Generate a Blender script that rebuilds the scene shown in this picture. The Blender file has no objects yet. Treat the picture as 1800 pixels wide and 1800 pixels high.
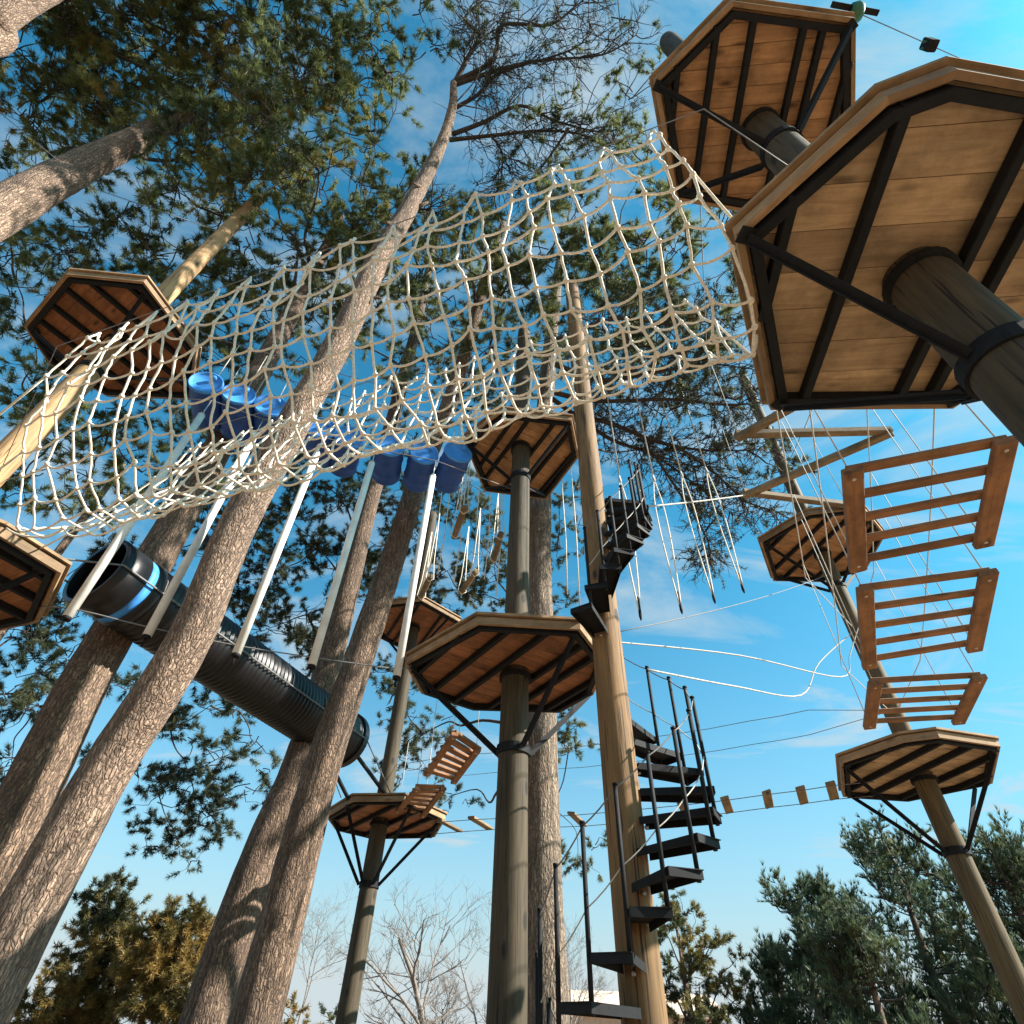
import bpy, math, random
import numpy as np
from mathutils import Vector, Matrix, noise as mnoise

R = math.radians
rng = np.random.default_rng(7)
random.seed(7)
scene = bpy.context.scene
col = scene.collection

# ------------------------------------------------------------------ camera
FPX = 1000.0                       # focal length in pixels of an 1800 px wide frame
CAMZ = 1.6
_u = np.array([40.0, 1050.0, FPX]); _u /= np.linalg.norm(_u)      # zenith seen from the camera
_fy = np.array([0, 0, 1.0]) - _u * _u[2]; _fy /= np.linalg.norm(_fy)
_fx = np.cross(_fy, _u)
if _fx[0] < 0: _fx = -_fx
cam_data = bpy.data.cameras.new('camera')
cam_data.sensor_width = 36.0
cam_data.lens = FPX / 1800.0 * 36.0
cam_data.clip_start = 0.05
cam_data.clip_end = 2000.0
cam = bpy.data.objects.new('camera', cam_data)
right = Vector((_fx[0], _fy[0], _u[0])); up = Vector((_fx[1], _fy[1], _u[1])); fwd = Vector((_fx[2], _fy[2], _u[2]))
M = Matrix.Identity(4)
for i in range(3):
    M[i][0] = right[i]; M[i][1] = up[i]; M[i][2] = -fwd[i]
M[2][3] = CAMZ
cam.matrix_world = M
col.objects.link(cam)
scene.camera = cam

# ------------------------------------------------------------------ sky and sun
SUN_EL, SUN_AZ = 37.0, 100.0        # azimuth clockwise from +Y
world = bpy.data.worlds.new('World'); scene.world = world
world.use_nodes = True
wt = world.node_tree; wt.nodes.clear()
wout = wt.nodes.new('ShaderNodeOutputWorld')
wbg = wt.nodes.new('ShaderNodeBackground'); wbg.inputs['Strength'].default_value = 0.085
sky = wt.nodes.new('ShaderNodeTexSky'); sky.sky_type = 'NISHITA'; sky.sun_disc = False
sky.sun_elevation = R(SUN_EL); sky.sun_rotation = R(SUN_AZ)
sky.air_density = 1.0; sky.dust_density = 1.2; sky.ozone_density = 2.0
tint = wt.nodes.new('ShaderNodeMix'); tint.data_type = 'RGBA'; tint.blend_type = 'MULTIPLY'
tint.inputs[0].default_value = 1.0
tint.inputs[7].default_value = (0.23, 1.00, 1.04, 1)
wt.links.new(sky.outputs[0], tint.inputs[6])
def wmath(op, a, b=None, clamp=False):
    n = wt.nodes.new('ShaderNodeMath'); n.operation = op; n.use_clamp = clamp
    for i, v in enumerate((a, b)):
        if v is None: continue
        if isinstance(v, (int, float)): n.inputs[i].default_value = v
        else: wt.links.new(v, n.inputs[i])
    return n.outputs[0]
geo = wt.nodes.new('ShaderNodeTexCoord')
sepw = wt.nodes.new('ShaderNodeSeparateXYZ'); wt.links.new(geo.outputs['Generated'], sepw.inputs[0])
zz_ = wmath('ADD', wmath('MAXIMUM', sepw.outputs[2], 0.0), 0.12)        # flat cloud layer seen in perspective
cmbw = wt.nodes.new('ShaderNodeCombineXYZ')
wt.links.new(wmath('DIVIDE', sepw.outputs[0], zz_), cmbw.inputs[0]); wt.links.new(wmath('DIVIDE', sepw.outputs[1], zz_), cmbw.inputs[1])
mp = wt.nodes.new('ShaderNodeMapping'); mp.inputs['Scale'].default_value = (1.0, 2.1, 1.0); mp.inputs['Rotation'].default_value = (0, 0, 0.5); mp.inputs['Location'].default_value = (5.0, 6.4, 0)
wt.links.new(cmbw.outputs[0], mp.inputs[0])
n1 = wt.nodes.new('ShaderNodeTexNoise'); n1.inputs['Scale'].default_value = 1.25; n1.inputs['Detail'].default_value = 10; n1.inputs['Roughness'].default_value = 0.62; n1.inputs['Distortion'].default_value = 0.8
wt.links.new(mp.outputs[0], n1.inputs['Vector'])
cr = wt.nodes.new('ShaderNodeMapRange'); cr.inputs['From Min'].default_value = 0.48; cr.inputs['From Max'].default_value = 0.69; cr.inputs['To Max'].default_value = 0.85
wt.links.new(n1.outputs['Fac'], cr.inputs[0])
hz = wmath('POWER', wmath('SUBTRACT', 1.0, wmath('MAXIMUM', sepw.outputs[2], 0.0), True), 4.2)   # thin haze towards the horizon
cfac = wmath('MAXIMUM', cr.outputs[0], wmath('MULTIPLY', hz, 1.35), True)
cmix = wt.nodes.new('ShaderNodeMix'); cmix.data_type = 'RGBA'
cmix.inputs[7].default_value = (2.85, 3.3, 3.45, 1)
wt.links.new(cfac, cmix.inputs[0]); wt.links.new(tint.outputs[2], cmix.inputs[6])
wt.links.new(cmix.outputs[2], wbg.inputs['Color']); wt.links.new(wbg.outputs[0], wout.inputs['Surface'])

sd = bpy.data.lights.new('sun', 'SUN'); sd.energy = 5.0; sd.angle = R(0.53); sd.color = (1.0, 0.93, 0.83)
sun = bpy.data.objects.new('sun', sd); col.objects.link(sun)
sdir = Vector((math.sin(R(SUN_AZ)) * math.cos(R(SUN_EL)), math.cos(R(SUN_AZ)) * math.cos(R(SUN_EL)), math.sin(R(SUN_EL))))
sun.rotation_euler = sdir.to_track_quat('Z', 'Y').to_euler()
sun.location = (20, -5, 25)

vs = scene.view_settings
vs.view_transform = 'Standard'; vs.look = 'None'; vs.gamma = 1.0; vs.use_curve_mapping = False
vs.exposure = 1.4
scene.render.engine = 'CYCLES'
scene.cycles.max_bounces = 4; scene.cycles.diffuse_bounces = 3; scene.cycles.glossy_bounces = 2; scene.cycles.transmission_bounces = 2
scene.render.resolution_x = 1024; scene.render.resolution_y = 1024

# ------------------------------------------------------------------ pixel -> place
def ray(px, py):
    c = np.array([px - 900.0, 900.0 - py, FPX])
    return np.array([c @ _fx, c @ _fy, c @ _u])
def PH(px, py, h):                 # point of that pixel's ray h metres above the camera
    r = ray(px, py); r = r * (h / r[2]); return Vector((r[0], r[1], r[2] + CAMZ))
def PD(px, py, d):                 # at horizontal distance d
    r = ray(px, py); r = r * (d / math.hypot(r[0], r[1])); return Vector((r[0], r[1], r[2] + CAMZ))
def PZ(px, py, depth):             # at camera depth
    r = ray(px, py) * (depth / FPX); return Vector((r[0], r[1], r[2] + CAMZ))

# ------------------------------------------------------------------ materials
MATS = {}
def mat(name, build):
    if name not in MATS:
        m = bpy.data.materials.new(name); m.use_nodes = True
        nt = m.node_tree; b = nt.nodes['Principled BSDF']
        build(nt, b); MATS[name] = m
    return MATS[name]
def N(nt, t, **kw):
    n = nt.nodes.new(t)
    for k, v in kw.items():
        if k in n.inputs: n.inputs[k].default_value = v
        else: setattr(n, k, v)
    return n
def ramp(nt, stops):
    r = nt.nodes.new('ShaderNodeValToRGB'); e = r.color_ramp.elements
    while len(e) < len(stops): e.new(0.5)
    for i, (p, c) in enumerate(stops): e[i].position = p; e[i].color = (*c, 1)
    return r
def coords(nt, scale, rot=(0, 0, 0), space='Object'):
    tc = nt.nodes.new('ShaderNodeTexCoord'); m = nt.nodes.new('ShaderNodeMapping')
    m.inputs['Scale'].default_value = scale; m.inputs['Rotation'].default_value = rot
    nt.links.new(tc.outputs[space], m.inputs[0]); return m.outputs[0]
def mixc(nt, fac, a, b, mode='MIX'):
    m = nt.nodes.new('ShaderNodeMix'); m.data_type = 'RGBA'; m.blend_type = mode
    for k, v in ((0, fac), (6, a), (7, b)):
        if isinstance(v, (int, float)): m.inputs[k].default_value = v
        elif isinstance(v, tuple): m.inputs[k].default_value = (*v, 1)
        else: nt.links.new(v, m.inputs[k])
    return m.outputs[2]
def bump(nt, b, h, strength, dist):
    bn = nt.nodes.new('ShaderNodeBump'); bn.inputs['Strength'].default_value = strength; bn.inputs['Distance'].default_value = dist
    nt.links.new(h, bn.inputs['Height']); nt.links.new(bn.outputs[0], b.inputs['Normal'])

def bark_builder(plate_a, plate_b, crev, sc):
    def f(nt, b):
        L = nt.links
        warp = N(nt, 'ShaderNodeTexNoise', Scale=9.0, Detail=5.0)
        L.new(coords(nt, (1, 1, 1)), warp.inputs['Vector'])
        v0 = coords(nt, (sc, sc, sc * 0.24))
        add = nt.nodes.new('ShaderNodeMix'); add.data_type = 'VECTOR'; add.blend_type = 'ADD' if hasattr(add, 'blend_type') else 'MIX'
        va = nt.nodes.new('ShaderNodeVectorMath'); va.operation = 'MULTIPLY_ADD'
        L.new(warp.outputs['Color'], va.inputs[0]); va.inputs[1].default_value = (2.3, 2.3, 1.6); L.new(v0, va.inputs[2])
        nt.nodes.remove(add)
        vo = N(nt, 'ShaderNodeTexVoronoi', feature='DISTANCE_TO_EDGE', Scale=1.0); L.new(va.outputs[0], vo.inputs['Vector'])
        vc = N(nt, 'ShaderNodeTexVoronoi', feature='F1', Scale=1.0); L.new(va.outputs[0], vc.inputs['Vector'])
        fine = N(nt, 'ShaderNodeTexNoise', Scale=60.0, Detail=6.0, Roughness=0.7); L.new(coords(nt, (1, 1, 0.5)), fine.inputs['Vector'])
        r1 = ramp(nt, [(0.0, (0.0, 0.0, 0.0)), (0.05, (0.45, 0.45, 0.45)), (0.26, (1, 1, 1))]); L.new(vo.outputs['Distance'], r1.inputs[0])
        sep = nt.nodes.new('ShaderNodeSeparateColor'); L.new(vc.outputs['Color'], sep.inputs[0])
        pl = mixc(nt, sep.outputs[0], plate_a, plate_b)
        fr = ramp(nt, [(0.32, (0.35, 0.34, 0.33)), (0.66, (1.3, 1.3, 1.3))]); L.new(fine.outputs['Fac'], fr.inputs[0])
        pl = mixc(nt, 1.0, pl, fr.outputs[0], 'MULTIPLY')
        fis = N(nt, 'ShaderNodeTexNoise', Scale=1.0, Detail=5.0, Roughness=0.6, Distortion=0.5); L.new(coords(nt, (sc * 0.9, sc * 0.9, sc * 0.085)), fis.inputs['Vector'])
        fir = ramp(nt, [(0.36, (0.38, 0.36, 0.35)), (0.56, (1.08, 1.07, 1.06))]); L.new(fis.outputs['Fac'], fir.inputs[0])
        pl = mixc(nt, 1.0, pl, fir.outputs[0], 'MULTIPLY')
        big = N(nt, 'ShaderNodeTexNoise', Scale=1.3, Detail=3.0); L.new(coords(nt, (1, 1, 0.6)), big.inputs['Vector'])
        bgr = ramp(nt, [(0.35, (0.72, 0.70, 0.68)), (0.65, (1.12, 1.08, 1.02))]); L.new(big.outputs['Fac'], bgr.inputs[0])
        pl = mixc(nt, 1.0, pl, bgr.outputs[0], 'MULTIPLY')
        c = mixc(nt, r1.outputs[0], crev, pl)
        L.new(c, b.inputs['Base Color']); b.inputs['Roughness'].default_value = 0.95
        hm = nt.nodes.new('ShaderNodeMath'); hm.operation = 'MULTIPLY_ADD'
        hf = nt.nodes.new('ShaderNodeMath'); hf.operation = 'MULTIPLY_ADD'; L.new(fis.outputs['Fac'], hf.inputs[0]); hf.inputs[1].default_value = 1.6; L.new(r1.outputs[0], hf.inputs[2])
        L.new(fine.outputs['Fac'], hm.inputs[0]); hm.inputs[1].default_value = 0.35; L.new(hf.outputs[0], hm.inputs[2])
        bump(nt, b, hm.outputs[0], 0.9, 0.016)
    return f
M_BARK = mat('pine_bark', bark_builder((0.52, 0.385, 0.30), (0.34, 0.245, 0.185), (0.13, 0.092, 0.07), 33.0))
M_BARK2 = mat('grey_bark', bark_builder((0.42, 0.34, 0.265), (0.28, 0.22, 0.17), (0.13, 0.10, 0.08), 30.0))
M_BARK3 = mat('brown_bark', bark_builder((0.37, 0.265, 0.195), (0.24, 0.17, 0.125), (0.08, 0.057, 0.042), 33.0))

def pole_builder(light, dark, crack):
    def f(nt, b):
        L = nt.links
        v = coords(nt, (9, 9, 0.55)); n = N(nt, 'ShaderNodeTexNoise', Scale=3.0, Detail=6.0, Roughness=0.65, Distortion=0.3); L.new(v, n.inputs['Vector'])
        r = ramp(nt, [(0.28, dark), (0.62, light)]); L.new(n.outputs['Fac'], r.inputs[0])
        n2 = N(nt, 'ShaderNodeTexNoise', Scale=1.1, Detail=5.0); L.new(coords(nt, (1.6, 1.6, 0.7)), n2.inputs['Vector'])
        r2 = ramp(nt, [(0.3, (0.62, 0.64, 0.58)), (0.7, (1.15, 1.1, 1.02))]); L.new(n2.outputs['Fac'], r2.inputs[0])
        c = mixc(nt, 1.0, r.outputs[0], r2.outputs[0], 'MULTIPLY')
        n3 = N(nt, 'ShaderNodeTexNoise', Scale=6.0, Detail=2.0); L.new(coords(nt, (10, 10, 0.25)), n3.inputs['Vector'])
        r3 = ramp(nt, [(0.60, (0, 0, 0)), (0.66, (1, 1, 1))]); L.new(n3.outputs['Fac'], r3.inputs[0])
        c = mixc(nt, r3.outputs[0], c, crack)
        kn = N(nt, 'ShaderNodeTexVoronoi', Scale=1.0); L.new(coords(nt, (3.4, 3.4, 1.6)), kn.inputs['Vector'])
        kr = ramp(nt, [(0.10, (1, 1, 1)), (0.16, (0, 0, 0))]); L.new(kn.outputs['Distance'], kr.inputs[0])
        c = mixc(nt, kr.outputs[0], c, crack)
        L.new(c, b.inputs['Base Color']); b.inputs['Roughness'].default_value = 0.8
        bump(nt, b, n.outputs['Fac'], 0.5, 0.008)
    return f
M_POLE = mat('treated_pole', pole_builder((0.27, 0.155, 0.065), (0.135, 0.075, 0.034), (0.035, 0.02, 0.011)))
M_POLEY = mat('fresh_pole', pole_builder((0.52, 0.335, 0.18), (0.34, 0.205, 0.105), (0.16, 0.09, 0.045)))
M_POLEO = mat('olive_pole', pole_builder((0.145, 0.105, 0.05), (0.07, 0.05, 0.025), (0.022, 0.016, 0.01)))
M_POLED = mat('shade_dark_pole', pole_builder((0.085, 0.064, 0.036), (0.034, 0.026, 0.016), (0.014, 0.010, 0.007)))  # shade on these poles is put into the darker base colour

def board_builder(a, bb, knot, axis_scale=(1.2, 14, 14)):
    def f(nt, b):
        L = nt.links
        oi = nt.nodes.new('ShaderNodeObjectInfo')
        va = nt.nodes.new('ShaderNodeVectorMath'); va.operation = 'ADD'
        sc = nt.nodes.new('ShaderNodeVectorMath'); sc.operation = 'SCALE'
        cmb = nt.nodes.new('ShaderNodeCombineXYZ')
        for k in range(3): L.new(oi.outputs['Random'], cmb.inputs[k])
        L.new(cmb.outputs[0], sc.inputs[0]); sc.inputs['Scale'].default_value = 37.0
        tc = nt.nodes.new('ShaderNodeTexCoord'); L.new(tc.outputs['Object'], va.inputs[0]); L.new(sc.outputs[0], va.inputs[1])
        mpn = nt.nodes.new('ShaderNodeMapping'); mpn.inputs['Scale'].default_value = axis_scale; L.new(va.outputs[0], mpn.inputs[0])
        n = N(nt, 'ShaderNodeTexNoise', Scale=1.6, Detail=7.0, Roughness=0.62, Distortion=0.9); L.new(mpn.outputs[0], n.inputs['Vector'])
        r = ramp(nt, [(0.30, bb), (0.66, a)]); L.new(n.outputs['Fac'], r.inputs[0])
        ov = ramp(nt, [(0.0, (0.78, 0.76, 0.74)), (1.0, (1.18, 1.14, 1.08))]); L.new(oi.outputs['Random'], ov.inputs[0])
        c = mixc(nt, 1.0, r.outputs[0], ov.outputs[0], 'MULTIPLY')
        m2 = nt.nodes.new('ShaderNodeMapping'); m2.inputs['Scale'].default_value = (1.9, 5.2, 5.2); L.new(va.outputs[0], m2.inputs[0])
        kn = N(nt, 'ShaderNodeTexVoronoi', Scale=1.0); L.new(m2.outputs[0], kn.inputs['Vector'])
        kr = ramp(nt, [(0.06, (1, 1, 1)), (0.19, (0, 0, 0))]); L.new(kn.outputs['Distance'], kr.inputs[0])
        c = mixc(nt, kr.outputs[0], c, knot)
        st = N(nt, 'ShaderNodeTexNoise', Scale=2.6, Detail=6.0, Roughness=0.7); L.new(va.outputs[0], st.inputs['Vector'])
        sr = ramp(nt, [(0.33, (0.55, 0.56, 0.56)), (0.58, (1.06, 1.05, 1.04))]); L.new(st.outputs['Fac'], sr.inputs[0])
        c = mixc(nt, 1.0, c, sr.outputs[0], 'MULTIPLY')
        L.new(c, b.inputs['Base Color']); b.inputs['Roughness'].default_value = 0.8
        bump(nt, b, n.outputs['Fac'], 0.25, 0.003)
    return f
M_DECK = mat('stained_deck_board', board_builder((0.52, 0.305, 0.155), (0.33, 0.18, 0.085), (0.12, 0.055, 0.025)))
M_DECKB = mat('weathered_deck_board', board_builder((0.55, 0.40, 0.245), (0.37, 0.25, 0.145), (0.07, 0.048, 0.034)))
M_DECKR = mat('red_stained_board', board_builder((0.37, 0.165, 0.075), (0.23, 0.095, 0.042), (0.10, 0.045, 0.02)))
M_RIM = mat('rim_board', board_builder((0.38, 0.255, 0.145), (0.26, 0.165, 0.09), (0.2, 0.11, 0.05)))
M_STEP = mat('step_timber', board_builder((0.33, 0.165, 0.075), (0.20, 0.095, 0.042), (0.10, 0.05, 0.025)))
M_BEAM = mat('zigzag_timber', board_builder((0.30, 0.22, 0.13), (0.17, 0.12, 0.07), (0.07, 0.05, 0.03)))

def flat(colr, rough=0.6, metal=0.0, nscale=18.0, var=0.25, bmp=0.0):
    def f(nt, b):
        n = N(nt, 'ShaderNodeTexNoise', Scale=nscale, Detail=5.0); nt.links.new(coords(nt, (1, 1, 1)), n.inputs['Vector'])
        lo = tuple(c * (1 - var) for c in colr); hi = tuple(min(1, c * (1 + var)) for c in colr)
        r = ramp(nt, [(0.3, lo), (0.7, hi)]); nt.links.new(n.outputs['Fac'], r.inputs[0]); nt.links.new(r.outputs[0], b.inputs['Base Color'])
        b.inputs['Roughness'].default_value = rough; b.inputs['Metallic'].default_value = metal
        if bmp: bump(nt, b, n.outputs['Fac'], 0.4, bmp)
    return f
M_STEEL = mat('dark_steel', flat((0.012, 0.013, 0.015), 0.7, 0.0)); M_STEEL.node_tree.nodes['Principled BSDF'].inputs['Specular IOR Level'].default_value = 0.2
M_GALV = mat('galvanised_steel', flat((0.50, 0.51, 0.52), 0.35, 0.9))
M_WIRE = mat('steel_wire', flat((0.17, 0.17, 0.17), 0.7, 0.0))
M_WHITE = mat('white_plastic', flat((0.74, 0.725, 0.68), 0.6, 0.0, 5.0, 0.16))
M_BLUE = mat('blue_plastic', flat((0.055, 0.30, 0.80), 0.6, 0.0, 7.0, 0.16))
M_BLUED = mat('shaded_blue_plastic', flat((0.018, 0.085, 0.36), 0.6, 0.0, 7.0, 0.2))  # same blue as the barrel ends, shade on the sides darkened in
M_BLACK = mat('black_plastic', flat((0.006, 0.006, 0.007), 0.42, 0.0, 9.0, 0.3))
M_ROPE = mat('cream_rope', flat((0.80, 0.725, 0.60), 0.9, 0.0, 55.0, 0.2, 0.003))
M_WROPE = mat('white_rope', flat((0.50, 0.475, 0.42), 0.9, 0.0, 40.0, 0.12))
M_TWIG = mat('dark_twig', flat((0.052, 0.040, 0.033), 0.9, 0.0, 20.0, 0.4))
M_GTWIG = mat('grey_twig', flat((0.20, 0.17, 0.15), 0.9, 0.0, 20.0, 0.3))
M_STUCCO = mat('tan_stucco', flat((0.62, 0.47, 0.36), 0.9, 0.0, 9.0, 0.1, 0.003))
M_SLATE = mat('slate_roof', flat((0.11, 0.095, 0.09), 0.8, 0.0, 9.0, 0.3))
M_GREEN = mat('green_plastic', flat((0.03, 0.16, 0.09), 0.5))
M_GLASS = mat('window_glass', flat((0.03, 0.04, 0.05), 0.08, 0.0))
M_GROUND = mat('forest_floor', flat((0.20, 0.135, 0.085), 0.95, 0.0, 2.2, 0.45, 0.03))

def needle_builder(stops, trans):
    def f(nt, b):
        at = nt.nodes.new('ShaderNodeAttribute'); at.attribute_name = 'tint'
        r = ramp(nt, stops); nt.links.new(at.outputs['Fac'], r.inputs[0])
        nt.links.new(r.outputs[0], b.inputs['Base Color']); b.inputs['Roughness'].default_value = 0.55
        tr = nt.nodes.new('ShaderNodeBsdfTranslucent'); nt.links.new(r.outputs[0], tr.inputs['Color'])
        mx = nt.nodes.new('ShaderNodeMixShader'); mx.inputs[0].default_value = trans
        nt.links.new(b.outputs[0], mx.inputs[1]); nt.links.new(tr.outputs[0], mx.inputs[2])
        nt.links.new(mx.outputs[0], nt.nodes['Material Output'].inputs['Surface'])
    return f
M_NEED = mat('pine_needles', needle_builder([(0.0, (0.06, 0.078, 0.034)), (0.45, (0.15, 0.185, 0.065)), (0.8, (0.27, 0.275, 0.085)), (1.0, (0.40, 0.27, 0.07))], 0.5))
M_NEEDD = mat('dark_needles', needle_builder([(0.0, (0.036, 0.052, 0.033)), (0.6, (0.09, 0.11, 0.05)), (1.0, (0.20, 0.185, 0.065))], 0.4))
M_NEEDG = mat('young_pine_needles', needle_builder([(0.0, (0.042, 0.070, 0.046)), (0.6, (0.105, 0.145, 0.072)), (1.0, (0.22, 0.23, 0.09))], 0.4))
M_GOLD = mat('golden_foliage', needle_builder([(0.0, (0.045, 0.05, 0.018)), (0.45, (0.15, 0.13, 0.038)), (1.0, (0.34, 0.215, 0.06))], 0.35))
M_OLIVE = mat('olive_foliage', needle_builder([(0.0, (0.03, 0.05, 0.025)), (0.5, (0.10, 0.115, 0.04)), (1.0, (0.26, 0.19, 0.05))], 0.35))

# ------------------------------------------------------------------ mesh helpers
class MB:
    def __init__(s): s.v = []; s.f = []; s.sm = []
    def add(s, verts, faces, smooth=False):
        o = len(s.v); s.v.extend([tuple(p) for p in verts])
        s.f.extend([tuple(i + o for i in f) for f in faces]); s.sm.extend([smooth] * len(faces))
    def box(s, c, ax, ay, az, hx, hy, hz, bev=0.0):
        c = Vector(c); ax = Vector(ax).normalized(); ay = Vector(ay).normalized(); az = Vector(az).normalized()
        if bev <= 0:
            P = [c + ax * (hx * i) + ay * (hy * j) + az * (hz * k) for k in (-1, 1) for j in (-1, 1) for i in (-1, 1)]
            s.add(P, [(0, 2, 3, 1), (4, 5, 7, 6), (0, 1, 5, 4), (2, 6, 7, 3), (0, 4, 6, 2), (1, 3, 7, 5)]); return
        # chamfered along the x axis: octagonal prism
        prof = [(-hy + bev, -hz), (hy - bev, -hz), (hy, -hz + bev), (hy, hz - bev), (hy - bev, hz), (-hy + bev, hz), (-hy, hz - bev), (-hy, -hz + bev)]
        P = [c + ax * (hx * e) + ay * y + az * z for e in (-1, 1) for y, z in prof]
        F = [(i, (i + 1) % 8, 8 + (i + 1) % 8, 8 + i) for i in range(8)] + [tuple(range(7, -1, -1)), tuple(range(8, 16))]
        s.add(P, F)
    def bar(s, a, b, w, h, upv=(0, 0, 1), bev=0.0):
        a = Vector(a); b = Vector(b); d = b - a
        L = d.length; d = d / L; side = d.cross(Vector(upv))
        if side.length < 1e-4: side = d.cross(Vector((1, 0, 0)))
        side.normalize(); u2 = side.cross(d)
        s.box((a + b) / 2, d, side, u2, L / 2, w / 2, h / 2, bev)
    def tube(s, pts, rad, n=8, cap=True, smooth=True, closed=False):
        pts = [Vector(p) for p in pts]; m = len(pts)
        if not hasattr(rad, '__len__'): rad = [rad] * m
        t0 = (pts[1] - pts[0]).normalized(); ref = Vector((0, 0, 1)) if abs(t0.z) < 0.9 else Vector((1, 0, 0))
        nx = t0.cross(ref).normalized(); V = []
        for i in range(m):
            t = (pts[min(i + 1, m - 1)] - pts[max(i - 1, 0)])
            if t.length < 1e-9: t = t0
            t.normalize(); nx = (nx - t * nx.dot(t)).normalized(); ny = t.cross(nx)
            for k in range(n):
                a = 2 * math.pi * k / n
                V.append(pts[i] + nx * (math.cos(a) * rad[i]) + ny * (math.sin(a) * rad[i]))
        F = []
        for i in range(m - 1):
            for k in range(n):
                k2 = (k + 1) % n; F.append((i * n + k, i * n + k2, (i + 1) * n + k2, (i + 1) * n + k))
        s.add(V, F, smooth)
        if cap and n > 3:
            o = len(s.v) - len(V)
            s.f.append(tuple(o + k for k in range(n - 1, -1, -1))); s.sm.append(False)
            s.f.append(tuple(o + (m - 1) * n + k for k in range(n))); s.sm.append(False)
    def prism(s, poly, z0, z1):
        n = len(poly); V = [(p[0], p[1], z0) for p in poly] + [(p[0], p[1], z1) for p in poly]
        F = [tuple(range(n - 1, -1, -1)), tuple(range(n, 2 * n))] + [(i, (i + 1) % n, n + (i + 1) % n, n + i) for i in range(n)]
        s.add(V, F)
    def lathe(s, c, axis, prof, n=24, smooth=True):
        c = Vector(c); axis = Vector(axis).normalized(); ref = Vector((0, 0, 1)) if abs(axis.z) < 0.9 else Vector((1, 0, 0))
        nx = axis.cross(ref).normalized(); ny = axis.cross(nx); V = []; m = len(prof)
        for (t, r) in prof:
            for k in range(n):
                a = 2 * math.pi * k / n; V.append(c + axis * t + nx * (math.cos(a) * r) + ny * (math.sin(a) * r))
        F = [(i * n + k, i * n + (k + 1) % n, (i + 1) * n + (k + 1) % n, (i + 1) * n + k) for i in range(m - 1) for k in range(n)]
        s.add(V, F, smooth)
    def build(s, name, m, parent=None, origin=None):
        me = bpy.data.meshes.new(name)
        o = Vector(origin) if origin is not None else Vector((0, 0, 0))
        V = [(p[0] - o.x, p[1] - o.y, p[2] - o.z) for p in s.v]
        me.from_pydata(V, [], s.f); me.materials.append(m)
        me.polygons.foreach_set('use_smooth', s.sm); me.update()
        ob = bpy.data.objects.new(name, me); col.objects.link(ob); ob.location = o
        if parent is not None:
            ob.parent = parent; ob.location = o - parent.location
        return ob

def tag(o, label, cat, group=None, kind=None):
    o['label'] = label; o['category'] = cat
    if group: o['group'] = group
    if kind: o['kind'] = kind
    return o
def thing(name, label, cat, loc=(0, 0, 0), group=None):
    o = bpy.data.objects.new(name, None); o.location = loc; o.empty_display_size = 0.2
    col.objects.link(o); return tag(o, label, cat, group)
def catmull(pts, sub):
    P = [Vector(p) for p in pts]; out = []
    for i in range(len(P) - 1):
        p0 = P[max(i - 1, 0)]; p1 = P[i]; p2 = P[i + 1]; p3 = P[min(i + 2, len(P) - 1)]
        for k in range(sub):
            t = k / sub
            out.append(0.5 * ((2 * p1) + (p2 - p0) * t + (2 * p0 - 5 * p1 + 4 * p2 - p3) * t * t + (3 * p1 - p0 - 3 * p2 + p3) * t ** 3))
    out.append(P[-1]); return out
def sagline(a, b, sag, n=12):
    a = Vector(a); b = Vector(b)
    return [a.lerp(b, i / n) - Vector((0, 0, sag * 4 * (i / n) * (1 - i / n))) for i in range(n + 1)]
def rope(name, pts, r, m, parent=None, n=6):
    mb = MB(); mb.tube(pts, r, n); return mb.build(name, m, parent)

# ------------------------------------------------------------------ ground
mb = MB(); G = 60; S = 400.0
vg = []; fg = []
for j in range(G + 1):
    for i in range(G + 1):
        x = (i / G * 2 - 1); y = (j / G * 2 - 1)
        X = S * np.sign(x) * abs(x) ** 2.2; Y = S * np.sign(y) * abs(y) ** 2.2
        d = math.hypot(X, Y)
        vg.append((X, Y, 0.0 if d < 30 else -0.3 * math.sin(X * 0.03) * min(1, (d - 30) / 40)))
for j in range(G):
    for i in range(G):
        a = j * (G + 1) + i; fg.append((a, a + 1, a + G + 2, a + G + 1))
mb.add(vg, fg, True)
g = mb.build('ground', M_GROUND); g['kind'] = 'structure'; g['label'] = 'brown forest floor under the climbing park'

# ------------------------------------------------------------------ timber poles
def timber_pole(xy, r0, r1, ztop, m, label):
    n = 40; segs = 70; V = []; F = []
    sx, sy = rng.uniform(0, 50, 2)
    for i in range(segs + 1):
        t = i / segs; z = -0.3 + (ztop + 0.3) * t; r = r0 + (r1 - r0) * t
        if i == segs: r *= 0.93
        for k in range(n):
            a = 2 * math.pi * k / n
            rr = r * (1 + 0.035 * mnoise.noise(Vector((sx + math.cos(a) * 1.2, sy + math.sin(a) * 1.2, z * 0.5))))
            V.append((xy[0] + rr * math.cos(a), xy[1] + rr * math.sin(a), z))
    for i in range(segs):
        for k in range(n):
            k2 = (k + 1) % n; F.append((i * n + k, i * n + k2, (i + 1) * n + k2, (i + 1) * n + k))
    mb = MB(); mb.add(V, F, True); mb.f.append(tuple(segs * n + k for k in range(n))); mb.sm.append(False)
    ob = mb.build('timber_pole', m, None, (xy[0], xy[1], 0))
    return tag(ob, label, 'pole', 'timber poles of the climbing park')
PC = (0.12, 6.59); PS = (1.03, 5.16); PB = (2.32, 1.41); PR = (6.66, 9.25); PI_ = (-6.24, 4.77); PHH = (-2.45, 12.83)
timber_pole(PC, 0.185, 0.14, CAMZ + 12.0, M_POLED, 'thick dark timber pole carrying the two stacked platforms in front of a pale trunk')
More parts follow.
